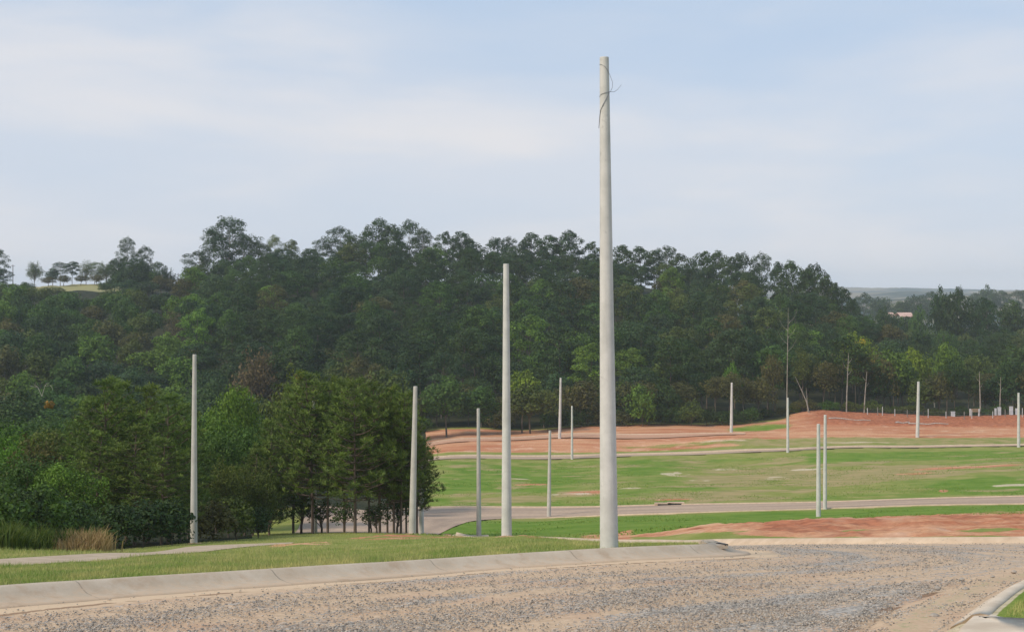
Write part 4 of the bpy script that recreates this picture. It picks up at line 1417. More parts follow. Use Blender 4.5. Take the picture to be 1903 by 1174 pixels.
for px, top, Y, Wd, col, K in [(232, 500, 545, 8, 'dark green', BR[0]), (248, 492, 544, 9, 'bluish green', BR[1]), (266, 488, 545, 9, 'dark green', BR[2]), (284, 500, 546, 8, 'mid green', BR[3]), (300, 512, 540, 8, 'brownish green', BR[4]),
                               (214, 516, 575, 8, 'dark green', BR[0]), (196, 524, 570, 8, 'mid green', BR[1]), (318, 527, 545, 8, 'dark green', BR[2]), (240, 520, 530, 10, 'bluish green', BR[4]), (275, 522, 528, 10, 'dark green', BR[3]), (340, 532, 560, 8, 'mid green', BR[1]),
                               (222, 492, 552, 7, 'dark green', BR[2]), (360, 520, 530, 9, 'dark green', BR[0]), (385, 500, 522, 9, 'dark green', BR[3]), (90, 514, 628, 7, 'brownish green', BR[1]), (118, 512, 630, 7, 'brownish green', BR[2]), (150, 511, 630, 7, 'brownish green', BR[0]), (180, 510, 628, 7, 'brownish green', BR[3])]:
    plan(K, px, Y, max(3.0, top_height(px, top, Y)), Wd, col, 'ridge', parts=False)
for i, (px, top, Y, Wd, col) in enumerate(SKY):
    K = EUS[i % 3] if (px < 800 or col == 'bluish green') and Wd > 6.8 and i % 5 != 4 else EU[i % 5]
    H = top_height(px, top, Y)
    plan(K, px, Y, H, Wd * 1.05, col, 'crest', parts=(Wd >= 11))

# --- the wooded hill: rows climbing from its foot to the crest
def crest_row(px):
    return np.interp(px, [300, 350, 450, 560, 700, 800, 1000, 1160, 1300, 1450, 1540, 1590, 1650], [545, 500, 462, 478, 438, 448, 462, 478, 492, 505, 545, 590, 640])

pal_hill = ['dark green'] * 6 + ['deep green'] * 3 + ['mid green'] * 3 + ['olive green'] * 2 + ['bluish green'] * 4 + ['brownish green', 'light green']
rows_y = [302, 312, 323, 335, 348, 361, 375, 390, 406, 422, 439, 456, 474, 492]
for ri, Y0 in enumerate(rows_y):
    step = 7.6 / Y0 * F
    px = 250 + rnd.random() * step
    while px < 1640:
        Y = Y0 + rnd.uniform(-5, 5)
        q = px + rnd.uniform(-10, 10)
        tall = rnd.random() < (0.35 + 0.045 * ri)
        H = rnd.uniform(13, 19) if tall else rnd.uniform(9, 13)
        x, y = P(q, Y)
        top = CV - (gz(x, y) + H) / Y * F
        lim = crest_row(q)
        if top < lim:
            H = (CV - lim - rnd.uniform(0, 14)) / F * Y - gz(x, y)
        left_low = q < 360 - (Y0 - 302) * 0.1
        if H > 5 and not left_low:
            K = rnd.choice(EU) if tall else rnd.choice(BR + BR + BT)
            Wd = rnd.uniform(8, 11) if tall else rnd.uniform(7.5, 10.5)
            plan(K, q, Y, H, Wd, rnd.choice(pal_hill), 'hill')
        px += step * rnd.uniform(0.8, 1.2)

# fuller growth just under the crest line
px = 345
while px < 1570:
    q, Y = px + rnd.uniform(-8, 8), rnd.uniform(500, 528) - max(0, px - 1100) * 0.09
    plan(rnd.choice(BR + EU[:2]), q, Y, max(6.0, top_height(q, crest_row(q) + rnd.uniform(0, 16), Y)), rnd.uniform(8, 10.5), rnd.choice(['dark green', 'dark green', 'deep green', 'bluish green', 'mid green']), 'crest')
    px += rnd.uniform(26, 36)

# --- left valley, nearer and greener
pal_left = ['mid green'] * 6 + ['dark green'] * 3 + ['olive green'] * 3 + ['light green'] * 2 + ['brownish green'] * 2 + ['deep green', 'bluish green']
for Y0 in (118, 134, 152, 172, 195, 220, 248, 275, 300, 325, 350, 375, 400, 428, 455, 485, 515, 545):
    step = 8.0 / Y0 * F
    px = -60 + rnd.random() * step * .5
    px_end = 520 if Y0 < 300 else 380
    while px < px_end:
        Y = Y0 + rnd.uniform(-.02, .02) * Y0
        q = px + rnd.uniform(-10, 10)
        H = rnd.uniform(6.5, 10.5) if Y0 < 240 else rnd.uniform(9, 13)
        x, y = P(q, Y)
        lim = np.interp(q, [0, 40, 110, 150, 230, 330, 380], [524, 522, 532, 556, 530, 548, 545])
        if CV - (gz(x, y) + H) / Y * F < lim:
            H = (CV - lim - rnd.uniform(0, 8)) / F * Y - gz(x, y)
        if H > 4.0:
            K = rnd.choice((BN if Y0 < 200 else BR) + ([BT[0]] if rnd.random() < .3 else []))
            plan(K, q, Y, H, rnd.uniform(8, 11) * (1.0 if H > 7 else 0.75), rnd.choice(pal_left), 'valley')
        px += step * rnd.uniform(0.8, 1.15)

# --- foot of the woods: slender stems and low growth along the red ground
px = 780
while px < 1960:
    Y = (288 if px < 1430 else 297) + rnd.uniform(0, 7)
    H = np.interp(px, [780, 1000, 1200, 1350, 1500, 1650, 1960], [8.5, 9, 10, 11, 13, 14, 14]) * rnd.uniform(0.75, 1.12)
    col = rnd.choice(['dark green', 'brownish green', 'olive green', 'deep green', 'mid green', 'brownish green'])
    if rnd.random() < .55:
        plan(rnd.choice(BT), px, Y, H, rnd.uniform(5, 7.5), col, 'edge', parts=True)
    else:
        plan(rnd.choice(BR), px, Y, H * .82, rnd.uniform(6, 9), col, 'edge', parts=True)
    px += rnd.uniform(22, 38)
px = 785
while px < 1960:
    Y = (284 if px < 1400 else 294.5) + rnd.uniform(0, 3)
    plan(rnd.choice(SH), px, Y, rnd.uniform(2.6, 5.0) if px < 1400 else rnd.uniform(1.2, 2.6), rnd.uniform(3.5, 6), rnd.choice(['brownish green', 'dark green', 'olive green', 'mid green']), 'edge', name="shrub", cat="shrub")
    px += rnd.uniform(18, 30) if px < 1480 else rnd.uniform(28, 50)

# --- right side woods behind the red bank
for Y0 in (315, 332, 350, 370, 392, 416, 442, 470, 505, 550):
    step = 8.2 / Y0 * F
    px = 1560 + rnd.random() * step
    while px < 1990:
        Y = Y0 + rnd.uniform(-6, 6)
        H = rnd.uniform(8, 13)
        lim = np.interp(px, [1560, 1600, 1650, 1700, 1750, 1790, 1840, 1903], [580, 592, 588, 586, 566, 572, 574, 576])
        x, y = P(px, Y)
        if CV - (gz(x, y) + H) / Y * F < lim:
            H = (CV - lim - rnd.uniform(0, 10)) / F * Y - gz(x, y)
        if H > 5:
            plan(rnd.choice(BR + BT + EU[:2]), px, Y, H, rnd.uniform(8, 11), rnd.choice(pal_hill + ['olive green', 'brownish green']), 'east')
        px += step * rnd.uniform(.8, 1.2)
# larger trees that stand above the right woods
for px, top, Y, Wd, col, K in [(1755, 537, 520, 10, 'deep green', BR[0]), (1785, 534, 515, 5.5, 'deep green', EU[1]), (1770, 550, 500, 12, 'dark green', BR[2]), (1820, 552, 530, 12, 'dark green', BR[1]), (1835, 556, 500, 9, 'deep green', EU[3]),
                               (1880, 558, 520, 12, 'dark green', BR[3]), (1645, 572, 560, 9, 'dark green', BR[4]), (1712, 570, 560, 8, 'mid green', BR[0]), (1608, 585, 480, 9, 'mid green', BR[1]), (1650, 587, 600, 10, "dark green", BR[2]), (1672, 588, 600, 10, "mid green", BR[3]), (1692, 587, 600, 10, "dark green", BR[1])]:
    plan(K, px, Y, top_height(px, top, Y), Wd, col, 'east')
for px, top, Y, Wd in [(1605, 545, 1000, 12), (1628, 551, 1050, 13), (1642, 552, 1060, 12), (1700, 551, 1100, 18), (1725, 543, 1120, 18), (1668, 560, 1000, 15), (1842, 532, 1200, 22), (1858, 540, 1210, 16), (1892, 540, 1250, 22), (1815, 545, 1220, 20), (1590, 565, 900, 12), (1685, 562, 950, 14), (1740, 556, 1100, 20)]:
    plan(rnd.choice(EU + BR), px, Y, max(8, top_height(px, top, Y)), Wd, 'dark green', 'beyond')
# trees on the grassy ridge at the left
for px, top, Y, Wd, K, col in [(64, 487, 640, 8.5, TW[1], 'greyish green'), (112, 487, 640, 9, EUS[0], 'bluish green'), (134, 486, 642, 7, EU[2], 'bluish green'), (98, 500, 640, 7, BR[1], 'bluish green'),
                               (160, 485, 640, 8, TW[0], 'greyish green'), (176, 487, 641, 9, EUS[1], 'greyish green'), (198, 488, 640, 10, TW[1], 'greyish green'), (214, 484, 636, 7, EU[0], 'bluish green'), (-2, 462, 600, 8, EUS[2], 'bluish green'), (6, 500, 598, 7, EU[1], 'bluish green'),
                               (345, 516, 580, 6, BR[3], 'greyish green'), (310, 500, 556, 9, TW[1], 'dark green'), (330, 525, 560, 8, TW[0], 'brownish green')]:
    plan(K, px, Y, top_height(px, top, Y), Wd, col, 'ridge', parts=True)

# singular trees -----------------------------------------------------------
SING = [
 (TW[0], 332, 573, 400, 9.5, 'pinkish brown', "round leafless pinkish brown tree amid the green valley woods", "bare_tree"),
 (TW[1], 480, 650, 300, 12, 'pinkish brown', "low brownish thinly leaved tree at the foot of the dark hill", "bare_tree"),
 (BR[2], 720, 690, 268, 10, 'olive green', "olive tree with one orange flowering spot, above the pine grove", "broadleaf_tree"),
 (BR[0], 830, 702, 272, 10, 'mid green', "round topped green tree at the foot of the hill right of the pine grove", "broadleaf_tree"),
 (BR[3], 888, 718, 276, 9, 'mid green', "bushy green tree with lighter top behind the slim pole", "broadleaf_tree"),
 (BR[1], 970, 686, 280, 8, 'yellow green', "yellow green tree just right of the second tallest pole", "broadleaf_tree"),
 (BR[4], 985, 712, 278, 10, 'olive green', "rounded olive tree below the yellow green tree at the foot of the hill", "broadleaf_tree"),
 (BR[1], 1080, 706, 286, 9, 'brownish green', "brownish rounded tree just left of the tallest pole at the woods edge", "broadleaf_tree"),
 (SH[0], 1195, 716, 283, 7, 'light green', "light green bush mass just right of the tallest pole", "shrub"),
 (BR[0], 1355, 676, 292, 5, 'bright green', "bright green small tree standing over the pole at the woods edge", "broadleaf_tree"),
 (BT[1], 1590, 612, 318, 8, 'yellow green', "yellow green tree with yellow flowers above the red bank", "broadleaf_tree"),
 (BR[2], 1655, 655, 306, 10, 'light green', "light green spreading tree behind the red bank, beside yellow blossom", "broadleaf_tree"),
 (BR[4], 1700, 648, 312, 9, 'yellow green', "tan and yellow green tree behind the distant pole on the red bank", "broadleaf_tree"),
 (BR[3], 1760, 636, 330, 8, 'light green', "light green crown in the right hand woods above the dark trunks", "broadleaf_tree"),
 (BN[0], 440, 716, 108, 5.2, 'light green', "light green rounded tree between the two groups of dark pines", "broadleaf_tree"),
 (BN[1], 402, 762, 104, 4.6, 'light green', "mid green tree right of the lone pole, below the light green crown", "broadleaf_tree"),
 (BN[2], 560, 690, 140, 8, 'olive green', "olive tree with orange tinged top rising behind the pine grove", "broadleaf_tree"),
 (BN[0], 640, 704, 150, 8, 'olive green', "olive green tree top showing just above the pine grove", "broadleaf_tree"),
 (BN[1], 10, 790, 92, 4.5, 'bright green', "bright green bushy tree at the left end of the valley", "broadleaf_tree"),
 (BN[2], 15, 825, 80, 4.0, 'bright green', "bright green low tree at the left edge above tall reeds", "broadleaf_tree"),
 (BN[0], 95, 795, 84, 4.8, 'olive green', "pale olive tree with thin greyish twigs left of the dark pines", "broadleaf_tree"),
 (TW[1], 65, 815, 72, 4.0, 'brownish green', "greyish brown twiggy tree left of the dark pines", "bare_tree"),
 (BN[1], 50, 845, 66, 3.8, 'mid green', "mid green leafy bush tree behind the green reeds", "broadleaf_tree"),
 (BN[2], 120, 860, 64, 3.4, 'light green', "light green bush tree beside the leftmost pines", "broadleaf_tree"),
 (BN[0], 395, 800, 92, 4.2, 'mid green', "leafy green tree immediately right of the lone pole", "broadleaf_tree"),
 (BN[1], 455, 790, 96, 4.4, 'mid green', "leafy green tree filling the gap beside the pine grove", "broadleaf_tree"),
 (BN[2], 425, 860, 84, 3.2, 'olive green', "dull olive green tree low between the pine groups", "broadleaf_tree"),
 (BN[0], 350, 850, 90, 3.6, 'deep green', "dark low tree right behind the lone pole", "broadleaf_tree"),
 (BN[1], 480, 870, 86, 2.6, 'olive green', "small olive leaved tree at the left end of the pine grove", "broadleaf_tree"),
]
for K, px, top, Y, Wd, col, lb, nm in SING:
    plan(K, px, Y, top_height(px, top, Y), Wd, col, 'single', parts=True, label=lb, name=nm)

# leave out what nothing in view shows
COLS = np.arange(-80, 1990, 4)
prof = np.full(len(COLS), 3000.0)
for q in sorted(FOREST, key=lambda f: f['Y']):
    x, y = P(q['px'], q['Y'])
    base_r = CV - gz(x, y) / q['Y'] * F
    top_r = base_r - q['H'] / q['Y'] * F
    hw = q['W'] / q['Y'] * F * 0.5
    u = (COLS - q['px']) / hw
    m_ = np.abs(u) < 0.95
    shape = top_r + (base_r - top_r) * 0.32 * (1 - np.sqrt(np.clip(1 - u * u, 0, 1)))
    q['hidden'] = bool(m_.any() and (shape[m_] > prof[m_] + 3).all()) and not q['label']
    if not q['hidden']:
        u2 = u / 0.85
        m2 = np.abs(u2) < 1
        sh2 = top_r + (base_r - top_r) * (0.06 + 0.34 * (1 - np.sqrt(np.clip(1 - u2 * u2, 0, 1))))
        prof[m2] = np.minimum(prof[m2], sh2[m2])
print("hidden", sum(q['hidden'] for q in FOREST))
FOREST = [q for q in FOREST if not q['hidden']]

# name them -------------------------------------------------------------------
def where(px):
    for lim, s in ((110, "far left"), (300, "left of the lone pole"), (430, "above the lone pole"), (560, "right of the lone pole"), (700, "above the pine grove"), (850, "above the leaning pole"),
                   (940, "left of second tallest pole"), (1040, "right of second tallest pole"), (1120, "left of tallest pole"), (1230, "right of tallest pole"), (1360, "above the far field"),
                   (1460, "above the green bank end"), (1580, "above the paired poles"), (1700, "before the red bank pole"), (1800, "beyond the red bank pole")):
        if px < lim:
            return s
    return "far right"

ZN = {'crest': "on hill crest", 'hill': "on the wooded hillside", 'valley': "in the valley woods", 'edge': "at the woods foot", 'east': "in the right woods", 'beyond': "in the hazy distance", 'ridge': "on the grassy ridge"}
ORD = ["leftmost", "second", "third", "fourth", "fifth", "sixth", "seventh", "eighth", "ninth", "tenth", "eleventh", "twelfth", "thirteenth", "fourteenth", "fifteenth"]
groups = {}
for f_ in FOREST:
    if f_['label']:
        continue
    K = f_['K']
    f_['kname'] = f_['name'] or K.name
    band_ = ""
    if f_['zone'] in ('hill', 'east', 'valley'):
        e = {'hill': (340, 385, 440), 'east': (345, 400, 470), 'valley': (170, 260, 400)}[f_['zone']]
        band_ = "lower" if f_['Y'] < e[0] else "middle" if f_['Y'] < e[1] else "upper" if f_['Y'] < e[2] else "topmost"
    f_['band'] = band_
    groups.setdefault((f_['kname'], f_['col'], f_['zone'], band_, where(f_['px'])), []).append(f_)
KN = {"eucalyptus_tree": "eucalyptus", "broadleaf_tree": "broadleaf tree", "slender_tree": "slender tree", "bare_tree": "thin tree", "shrub": "shrub"}
ZS = {'hill': "hillside", 'east': "right woods", 'valley': "valley woods"}
for (kn, col, zone, band_, wh), lst in groups.items():
    lst.sort(key=lambda q: q['px'])
    z_txt = f"{band_} {ZS[zone]}" if band_ else ZN[zone]
    for i, q in enumerate(lst):
        base_l = f"{col} {KN[kn]}, {z_txt}, {wh}"
        if len(lst) > 1:
            base_l = (f"{ORD[i]} from left, " if i else "leftmost ") + base_l
        q['label'] = base_l
        q['group'] = {'crest': "tall trees on the hill crest", 'hill': "trees on the wooded hillside", 'valley': "trees of the valley woods", 'edge': "growth at the foot of the woods",
                      'east': "trees of the right woods", 'beyond': "hazy distant trees", 'ridge': "trees on the grassy ridge"}[zone]
for q in FOREST:
    put_tree(q['K'], q['px'], q['Y'], q['H'], q['W'], q['col'], q['label'], q.get('group'), parts=q['parts'], name=q['name'], cat=q['cat'])

# ------------------------------------------------------------------ pines
PW = ["with bare lower trunk", "with slim straight trunk"]
PINES = [  # column, distance, top row, width m, label
 (581, 90, 702, 4.6, "tallest pine, at the left front of the grove, dark shaggy crown"),
 (609, 91, 724, 3.8, "pine second from the left of the grove, thick dark trunk"),
 (660, 86, 716, 4.6, "stout pine with forked base in the middle of the grove"),
 (686, 94, 728, 3.4, "thin dark trunked pine between the forked pine and the grey trunk"),
 (706, 88, 722, 4.0, "pine with grey trunk right of the grove's middle"),
 (732, 90, 728, 3.8, "pine with narrow black trunk near the right end of the grove"),
 (745, 88, 738, 3.6, "pine just left of the leaning concrete pole"),
 (775, 91, 822, 3.0, "small outermost pine right of the leaning concrete pole, crown overhanging the field"),
 (545, 97, 728, 4.2, "pine behind the left front of the grove, trunk hidden"),
 (640, 99, 712, 4.2, "pine standing at the back of the grove, only its top clear"),
 (720, 99, 742, 3.6, "rear pine whose top shows between two front pines"),
 (755, 97, 755, 3.2, "rear pine beside the top half of the leaning pole"),
 (200, 74, 716, 4.6, "broad dark pine at the left of the left pine group"),
 (162, 78, 750, 3.8, "outermost pine of the left group, shaded side to the valley"),
 (235, 78, 722, 4.2, "dark pine in the left half of the left pine group"),
 (275, 76, 728, 4.2, "dark pine in the centre of the left pine group"),
 (312, 74, 744, 4.0, "dark pine next left of the lone concrete pole"),
 (335, 80, 762, 3.4, "pine partly behind the lone concrete pole"),
 (178, 70, 810, 3.4, "shorter pine in front at the left group's left flank"),
 (250, 70, 800, 3.8, "shorter pine in front at the left group's centre"),
 (300, 68, 822, 3.4, "shorter pine in front near the lone concrete pole"),
 (500, 92, 790, 3.6, "lower pine linking the grove to the leafy trees on its left"),
 (470, 90, 842, 3.2, "low dark pine left of the small forked tree"),
]
for i, (px, Y, top, Wd, lb) in enumerate(PINES):
    K = PI[i % 3] if px > 500 else PI[3]
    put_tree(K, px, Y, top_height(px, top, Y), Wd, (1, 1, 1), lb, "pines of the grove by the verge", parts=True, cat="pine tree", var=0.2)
# (more low growth between the trunks follows the small forked tree)
# small forked tree at the left of the grove
gw, gl = twig_tree(3.0, 2.2, 501, 16, 14, 0.16, 0.07)
KS = Kind("small_tree", (gw, gl), M_pbark, M_leaf, 3.0, 2.2)
put_tree(KS, 500, 88, top_height(500, 915, 88), 2.2, 'dark green', "small forked tree with bare dark trunk at the grove's left end", None, parts=True)
put_tree(KS, 700, 86, top_height(700, 935, 86), 1.7, 'dark green', "small twiggy tree leaning out low beside the forked pine", None, parts=True)
for px, Y, top, Wd, lb in ((640, 89, 930, 2.0, "small twiggy tree between the stout forked pine and its left neighbour"), (690, 95, 938, 1.6, "small thin tree behind the middle trunks of the grove"), (598, 93, 925, 2.2, "small twiggy tree right of the tallest pine's trunk"),
                            (738, 93, 915, 2.2, "small twiggy tree behind the right end trunks of the grove"), (560, 92, 905, 2.6, "small twiggy tree left of the tallest pine's trunk")):
    put_tree(KS, px, Y, top_height(px, top, Y), Wd, 'mid green', lb, "small trees among the pine trunks", parts=True)
for px, Y, top, Wd, col, lb in [(130, 54, 930, 2.4, 'dark green', "dark shrub between the dry grass clump and the pines"), (215, 60, 940, 2.8, 'dark green', "dark shrub under the left pine group"), (265, 62, 930, 2.8, 'deep green', "deep green shrub under the left pines, nearer their centre"),
                                (320, 64, 930, 2.8, 'deep green', "deep green shrub left of the lone pole's foot"), (395, 70, 935, 2.8, 'brownish green', "brownish shrub right of the lone pole's foot"), (440, 74, 925, 2.6, 'olive green', "olive shrub farther right of the lone pole's foot"),
                                (480, 78, 940, 2.0, 'dark green', "dark low shrub left of the small forked tree"), (-20, 44, 900, 2.6, 'mid green', "green shrub at the extreme left behind the verge"), (30, 50, 905, 2.4, 'dark green', "dark shrub behind the green reeds"), (80, 52, 900, 2.4, 'mid green', "mid green shrub behind the dry grass clump")]:
    put_tree(rnd.choice(SH), px, Y, top_height(px, top, Y), Wd, col, lb, "shrubs behind the verge", parts=True, name="shrub", cat="shrub")

# tall reeds and dry grass clumps
def reed_clump(px, Y, H, Wd, n, cols, name, label, cat):
    global rs
    x, y = P(px, Y)
    X = rs.randn(n) * Wd * .3
    Yy = rs.randn(n) * Wd * .3
    h_ = H * (0.45 + .55 * rs.rand(n)) * np.exp(-(X / Wd) ** 2)
    an = rs.rand(n) * 6.283
    le = 0.15 + rs.rand(n) ** 2 * 1.1
    n_cl = rs.randint(0, 9, n)
    X = X * .45 + np.linspace(-.45, .45, 9)[n_cl] * Wd + 0
    Yy = Yy + (np.sin(n_cl * 2.3) * .3 * Wd)
    h_ *= (0.62 + 0.38 * np.abs(np.sin(n_cl * 1.7 + px)))
    w_ = 0.009 + 0.010 * rs.rand(n)
    V = np.zeros((n, 5, 3))
    cx, cy = np.cos(an) * w_, np.sin(an) * w_
    lx = X / Wd * .5 + np.cos(an * 3) * le * .5
    ly = np.sin(an * 3) * le * .5
    V[:, 0] = np.stack([X - cx, Yy - cy, 0 * X - .3], 1)
    V[:, 1] = np.stack([X + cx, Yy + cy, 0 * X - .3], 1)
    V[:, 2] = np.stack([X + cx * .8 + lx * h_ * .3, Yy + cy * .8 + ly * h_ * .3, h_ * .65], 1)
    V[:, 3] = np.stack([X - cx * .8 + lx * h_ * .3, Yy - cy * .8 + ly * h_ * .3, h_ * .65], 1)
    V[:, 4] = np.stack([X + lx * h_, Yy + ly * h_, h_], 1)
    b_ = np.arange(n)[:, None] * 5
    q_ = b_ + np.array([[0, 1, 2, 3]])
    t_ = b_ + np.array([[3, 2, 4]])
    mm = leaf_material(name + "_blades", cols[0], cols[1], 0.3, False)
    me = new_mesh(name, V.reshape(-1, 3), [q_, t_], [mm], None, False, {'tone': np.repeat(rs.rand(n), 5)})
    link(name, me, label=label, cat=cat, loc=(x, y, gz(x, y)))

reed_clump(145, 45, 0.78, 1.5, 2200, ((0.25, 0.16, 0.07), (0.48, 0.34, 0.18)), "dry_grass_clump", "straw coloured dry grass clump beside the verge before the dark pines", "grass clump")
for px_, Y_, H_, W_, n_, lb_ in ((178, 47, 1.3, .6, 600, "narrow green reed clump between dry grass and dark pines"), (5, 41, 1.45, .8, 800, "tall green reed clump at the very edge behind the verge"),
                              (28, 42, 1.0, .8, 700, "short green reed clump, second from the left edge"), (58, 43, 1.25, .8, 800, "green reed clump halfway between left edge and dry grass"), (104, 45, 1.15, .7, 700, "olive green reed clump directly left of the dry grass clump")):
    reed_clump(px_, Y_, H_ * 0.78, W_, n_, ((0.045, 0.085, 0.015), (0.16, 0.19, 0.045)), "reed_clump", lb_, "reeds")

# blossom, dead stems --------------------------------------------------------
def blossoms(px, row, Y, r, col, label):
    g = Geo()
    lump(g, (0, 0, 0), r, 60, 0.35, 0, 0.8, -0.9, 0.7)
    mm = leaf_material("blossom", tuple(c * .6 for c in col), col, .3, False)
    x, y = P(px, Y)
    link("blossom_spray", g.mesh("blossom_spray", [mm]), label=label, cat="blossom", group="flowering sprays in the woods", loc=(x, y, (CV - row) / F * Y))

blossoms(1603, 634, 313, 0.75, (0.62, 0.44, 0.03), "larger yellow blossom spray high above the red bank")
blossoms(1591, 637, 313.5, 0.45, (0.5, 0.40, 0.03), "small yellow blossom spray beside the larger one")
blossoms(1620, 672, 302, 0.6, (0.55, 0.36, 0.03), "yellow blossom spray lower down before the light green tree")
blossoms(730, 724, 262, 0.7, (0.60, 0.28, 0.02), "orange blossom spot above the pine grove's right half")
blossoms(556, 699, 135, 0.5, (0.30, 0.20, 0.03), "dull orange tree top tuft behind the tallest pine")
blossoms(92, 752, 118, 0.45, (0.30, 0.17, 0.03), "orange brown tuft below the white dead branches")

def dead_stem(px, Y, top, leanpx, r, label, mm=None, name="bare_trunk", arms=3, base=None):
    x, y = P(px, Y)
    z0 = gz(x, y)
    H = (CV - top) / F * Y - z0
    L = leanpx / F * Y
    g = Geo()
    g.tube([(0, 0, -.3), (L * .2, 0, H * .3), (L * .55, 0, H * .62), (L, 0, H)], [r * 1.2, r, r * .7, r * .3], 6)
    for i in range(arms):
        f_ = 0.62 + .3 * i / max(1, arms)
        s_ = -1 if i % 2 else 1
        g.tube([(L * f_, 0, H * f_), (L * f_ + s_ * H * .05, .2, H * (f_ + .05)), (L * f_ + s_ * H * .08, .3, H * (f_ + .11))], [r * .35, r * .25, r * .1], 4)
    o = link("bare_tree", None, label=label, cat="bare tree", loc=(x, y, z0))
    link("trunk", g.mesh("trunk", [mm or M_ebark], (0,)), parent=o)

dead_stem(1462, 283, 572, 3, 0.10, "very tall thin bare trunk rising above the woods edge near the paired poles", arms=5)
dead_stem(1504, 291, 700, -26, 0.12, "leaning bare trunk slanting over the rounded end of the red bank", arms=1)
dead_stem(1573, 292.5, 655, 4, 0.13, "straight pale trunk above the middle of the red bank", arms=3)
dead_stem(1606, 293, 690, 5, 0.13, "thin pale trunk right of the straight one above the red bank", arms=2)
dead_stem(1822, 293, 690, -2, 0.14, "pale trunk among dark trees at the far end of the red bank", arms=2)
dead_stem(1858, 294, 700, 2, 0.13, "grey trunk behind the fence near the red bank's right end", arms=2)
dead_stem(1501, 292, 720, -3, 0.10, "short upright pale trunk beside the leaning one", arms=1)
# white dead branches in the valley
g = Geo()
for a_, b_, c_ in (((0, 0, 0), (-.5, 0, 1.4), (-1.0, .1, 1.75)), ((0, 0, 0), (.3, .1, 1.5), (.95, 0, 1.6)), ((0.95, 0, 1.6), (1.15, 0, 1.3), (1.25, 0, .9)), ((-.5, 0, 1.4), (-.9, 0, 1.4), (-1.35, 0, 1.5)),
                   ((.3, .1, 1.5), (.5, .1, 1.85), (.8, 0, 1.9))):
    g.tube([a_, b_, c_], [.03, .022, .014], 5)
x, y = P(78, 130)
link("dead_tree", g.mesh("dead_tree", [M_dead], (0,)), label="white leafless branches poking out of the valley woods at the left", cat="dead tree", loc=(x, y, (CV - 736) / F * 130)).scale = (.8, .8, .62)

# ------------------------------------------------------------------ things on the red bank
def fallen(px0, px1, row, Y, r, label, bend=0.0):
    x0, y0 = P(px0, Y)
    x1, y1 = P(px1, Y + 1.0)
    n = 6
    g = Geo()
    pts = []
    for i in range(n + 1):
        f_ = i / n
        xx = x0 + (x1 - x0) * f_
        yy = y0 + (y1 - y0) * f_
        pts.append((xx - x0, yy - y0, gz(xx, yy) + r * .8 - gz(x0, y0) + bend * math.sin(f_ * 9)))
    g.tube(pts, [r * (1.1 - .4 * i / n) for i in range(n + 1)], 7)
    link("fallen_log", g.mesh("fallen_log", [M_dead], (0,)), label=label, cat="log", group="pale logs lying on the red bank", loc=(x0, y0, gz(x0, y0)))

yb = hit(1580, 780, 262)
fallen(1540, 1618, 780, yb, 0.12, "crooked pale log on the red bank, the one nearer the paired poles", 0.1)
yb = hit(1700, 788, 262)
fallen(1688, 1762, 788, yb, 0.13, "straight pale log lying across the foot of the distant pole on the bank")
fallen(1664, 1690, 786, yb + .8, 0.16, "short pale log piece left of the distant pole on the bank", 0.05)

# wire fence along the crown of the bank
fx = link("wire_fence", None, label="post and wire fence along the top of the red bank before the woods", cat="fence", loc=(0, 0, 0))
M_post = plain_material("fence_post_grey", (0.20, 0.19, 0.17), (0.32, 0.30, 0.27))
M_post_w = plain_material("fence_post_pale", (0.46, 0.46, 0.46), (0.62, 0.62, 0.60))
fpx = [1612, 1631, 1640, 1663, 1686, 1725, 1758, 1792, 1806, 1845, 1868, 1900, 1940]
tops = []
for i, q in enumerate(fpx):
    x, y = P(q, 290.0)
    zb = gz(x, y)
    g = Geo()
    h_ = 1.35 + .2 * (i % 3)
    g.tube([(0, 0, -.3), (0, 0, h_)], [.085, .075], 8)
    link("post", g.mesh("post", [M_post_w if i % 3 != 1 else M_post], (0,)), parent=fx, loc=(x, y, zb))
    tops.append((x, y, zb))
g = Geo()
for k in range(3):
    for (a_, b_) in zip(tops[:-1], tops[1:]):
        h_ = .4 + .4 * k
        g.tube([(a_[0], a_[1] - .09, a_[2] + h_), (b_[0], b_[1] - .09, b_[2] + h_)], [.012, .012], 4, 0, False)
link("wire", g.mesh("wire", [M_wire]), parent=fx)
M_white = plain_material("white_paint", (0.46, 0.48, 0.50), (0.62, 0.63, 0.64))
for q, hh, ww, lb in ((1771, .9, .35, "small white box behind the fence, the leftmost of the white ones"), (1857, 1.5, .30, "upright white box behind the fence, the brightest one"), (1850, 1.3, .18, "narrow white block touching the brightest upright box"),
                      (1879, 1.6, .32, "bluish white upright box near the right end of the fence"), (1889, 1.2, .2, "low bluish white block at the right end of the fence")):
    x, y = P(q, 293.0)
    g = Geo()
    g.box((0, 0, hh * .5), (ww, ww * .8, hh * .5), 0)
    g.box((0, 0, hh + .05), (ww * 1.12, ww * .92, .05), 0)
    o = link("white_box", g.mesh("white_box", [M_white]), label=lb, cat="box", group="white boxes behind the fence", loc=(x, y, gz(x, y)))
x, y = P(1811, 292.5)
g = Geo()
g.box((-.9, 0, .75), (.13, .13, .75), 0); g.box((.9, 0, .75), (.13, .13, .75), 0); g.box((0, 0, 1.35), (.77, .08, .14), 1); g.box((0, 0, .95), (.77, .06, .12), 1)
o = link("gate", g.mesh("gate", [M_post_w, plain_material("brown_boards", (0.28, .19, .12), (.38, .27, .18))]), label="brown barred gate between two pale posts in the fence", cat="gate", loc=(x, y, gz(x, y)))

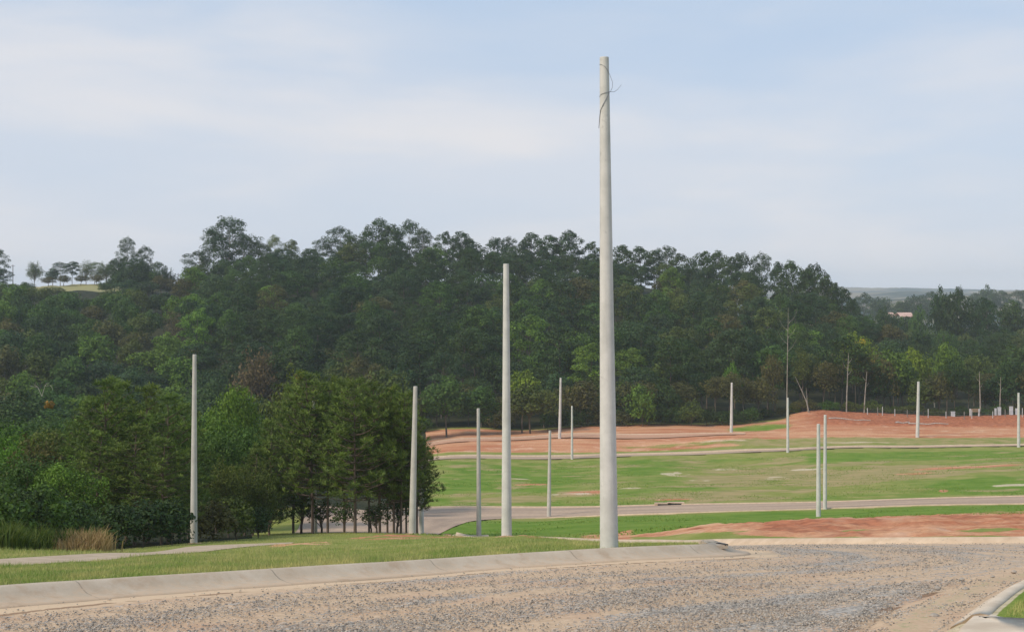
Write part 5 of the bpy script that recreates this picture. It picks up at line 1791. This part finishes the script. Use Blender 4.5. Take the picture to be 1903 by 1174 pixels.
# ------------------------------------------------------------------ farm roofs far away
M_roof = plain_material("clay_roof", (0.48, 0.30, 0.24), (0.62, 0.42, 0.34), 0.3)
M_wall = plain_material("pale_wall", (0.45, 0.42, 0.38), (0.58, 0.55, 0.50), 0.3)
def shed(px0, px1, row, Y, label):
    x0, _ = P(px0, Y)
    x1, _ = P(px1, Y)
    w_ = (x1 - x0) / 2
    x, y = (x0 + x1) / 2, Y
    zt = (CV - row) / F * Y
    o = link("shed", None, label=label, cat="shed", group="far sheds with clay roofs", loc=(x, y, zt))
    g = Geo(); g.box((0, 0, -3.6), (w_ * .97, 5, 2.2), 0)
    link("wall", g.mesh("wall", [M_wall]), parent=o)
    g = Geo()
    V = [(-w_, -6, -1.6), (w_, -6, -1.6), (w_, 0, 0.2), (-w_, 0, 0.2), (-w_, 6, -1.6), (w_, 6, -1.6), (-w_, -6, -1.4), (w_, -6, -1.4), (w_, 0, 0.4), (-w_, 0, 0.4), (-w_, 6, -1.4), (w_, 6, -1.4)]
    g.add(V, [(6, 7, 8, 9), (9, 8, 11, 10), (0, 3, 2, 1), (3, 4, 5, 2), (0, 1, 7, 6), (4, 10, 11, 5), (0, 6, 9, 3), (3, 9, 10, 4), (1, 2, 8, 7), (2, 5, 11, 8)], 0)
    link("roof", g.mesh("roof", [M_roof]), parent=o)
    g = Geo(); 
    for k in (-.6, -.2, .2, .6):
        g.box((k * w_, -5.02, -3.2), (.5, .03, .4), 0)
    link("window", g.mesh("window", [M_dark]), parent=o)

shed(1649, 1659, 582, 640, "short clay roofed shed above the right woods")
shed(1667, 1693, 582, 660, "long clay roofed shed above the right woods")

# ------------------------------------------------------------------ haze
m, t, out = mat("haze")
pv = t.new('ShaderNodeVolumePrincipled', {'Color': (0.84, 0.92, 1.0), 'Density': 0.00015, 'Anisotropy': 0.0})
t.l.new(pv.outputs[0], out.inputs['Volume'])
g = Geo()
zmin = float(gzv.min()) - 2
zmax = float(gzv.max()) + 40
g.box((0, 0, (zmin + zmax) / 2), (5800, 5800, (zmax - zmin) / 2))
link("haze", g.mesh("haze", [m]), kind='stuff', label="thin pale haze over the whole valley", cat="haze")
print("trees", len(FOREST), "z range", zmin, zmax, "objects", len(bpy.data.objects))
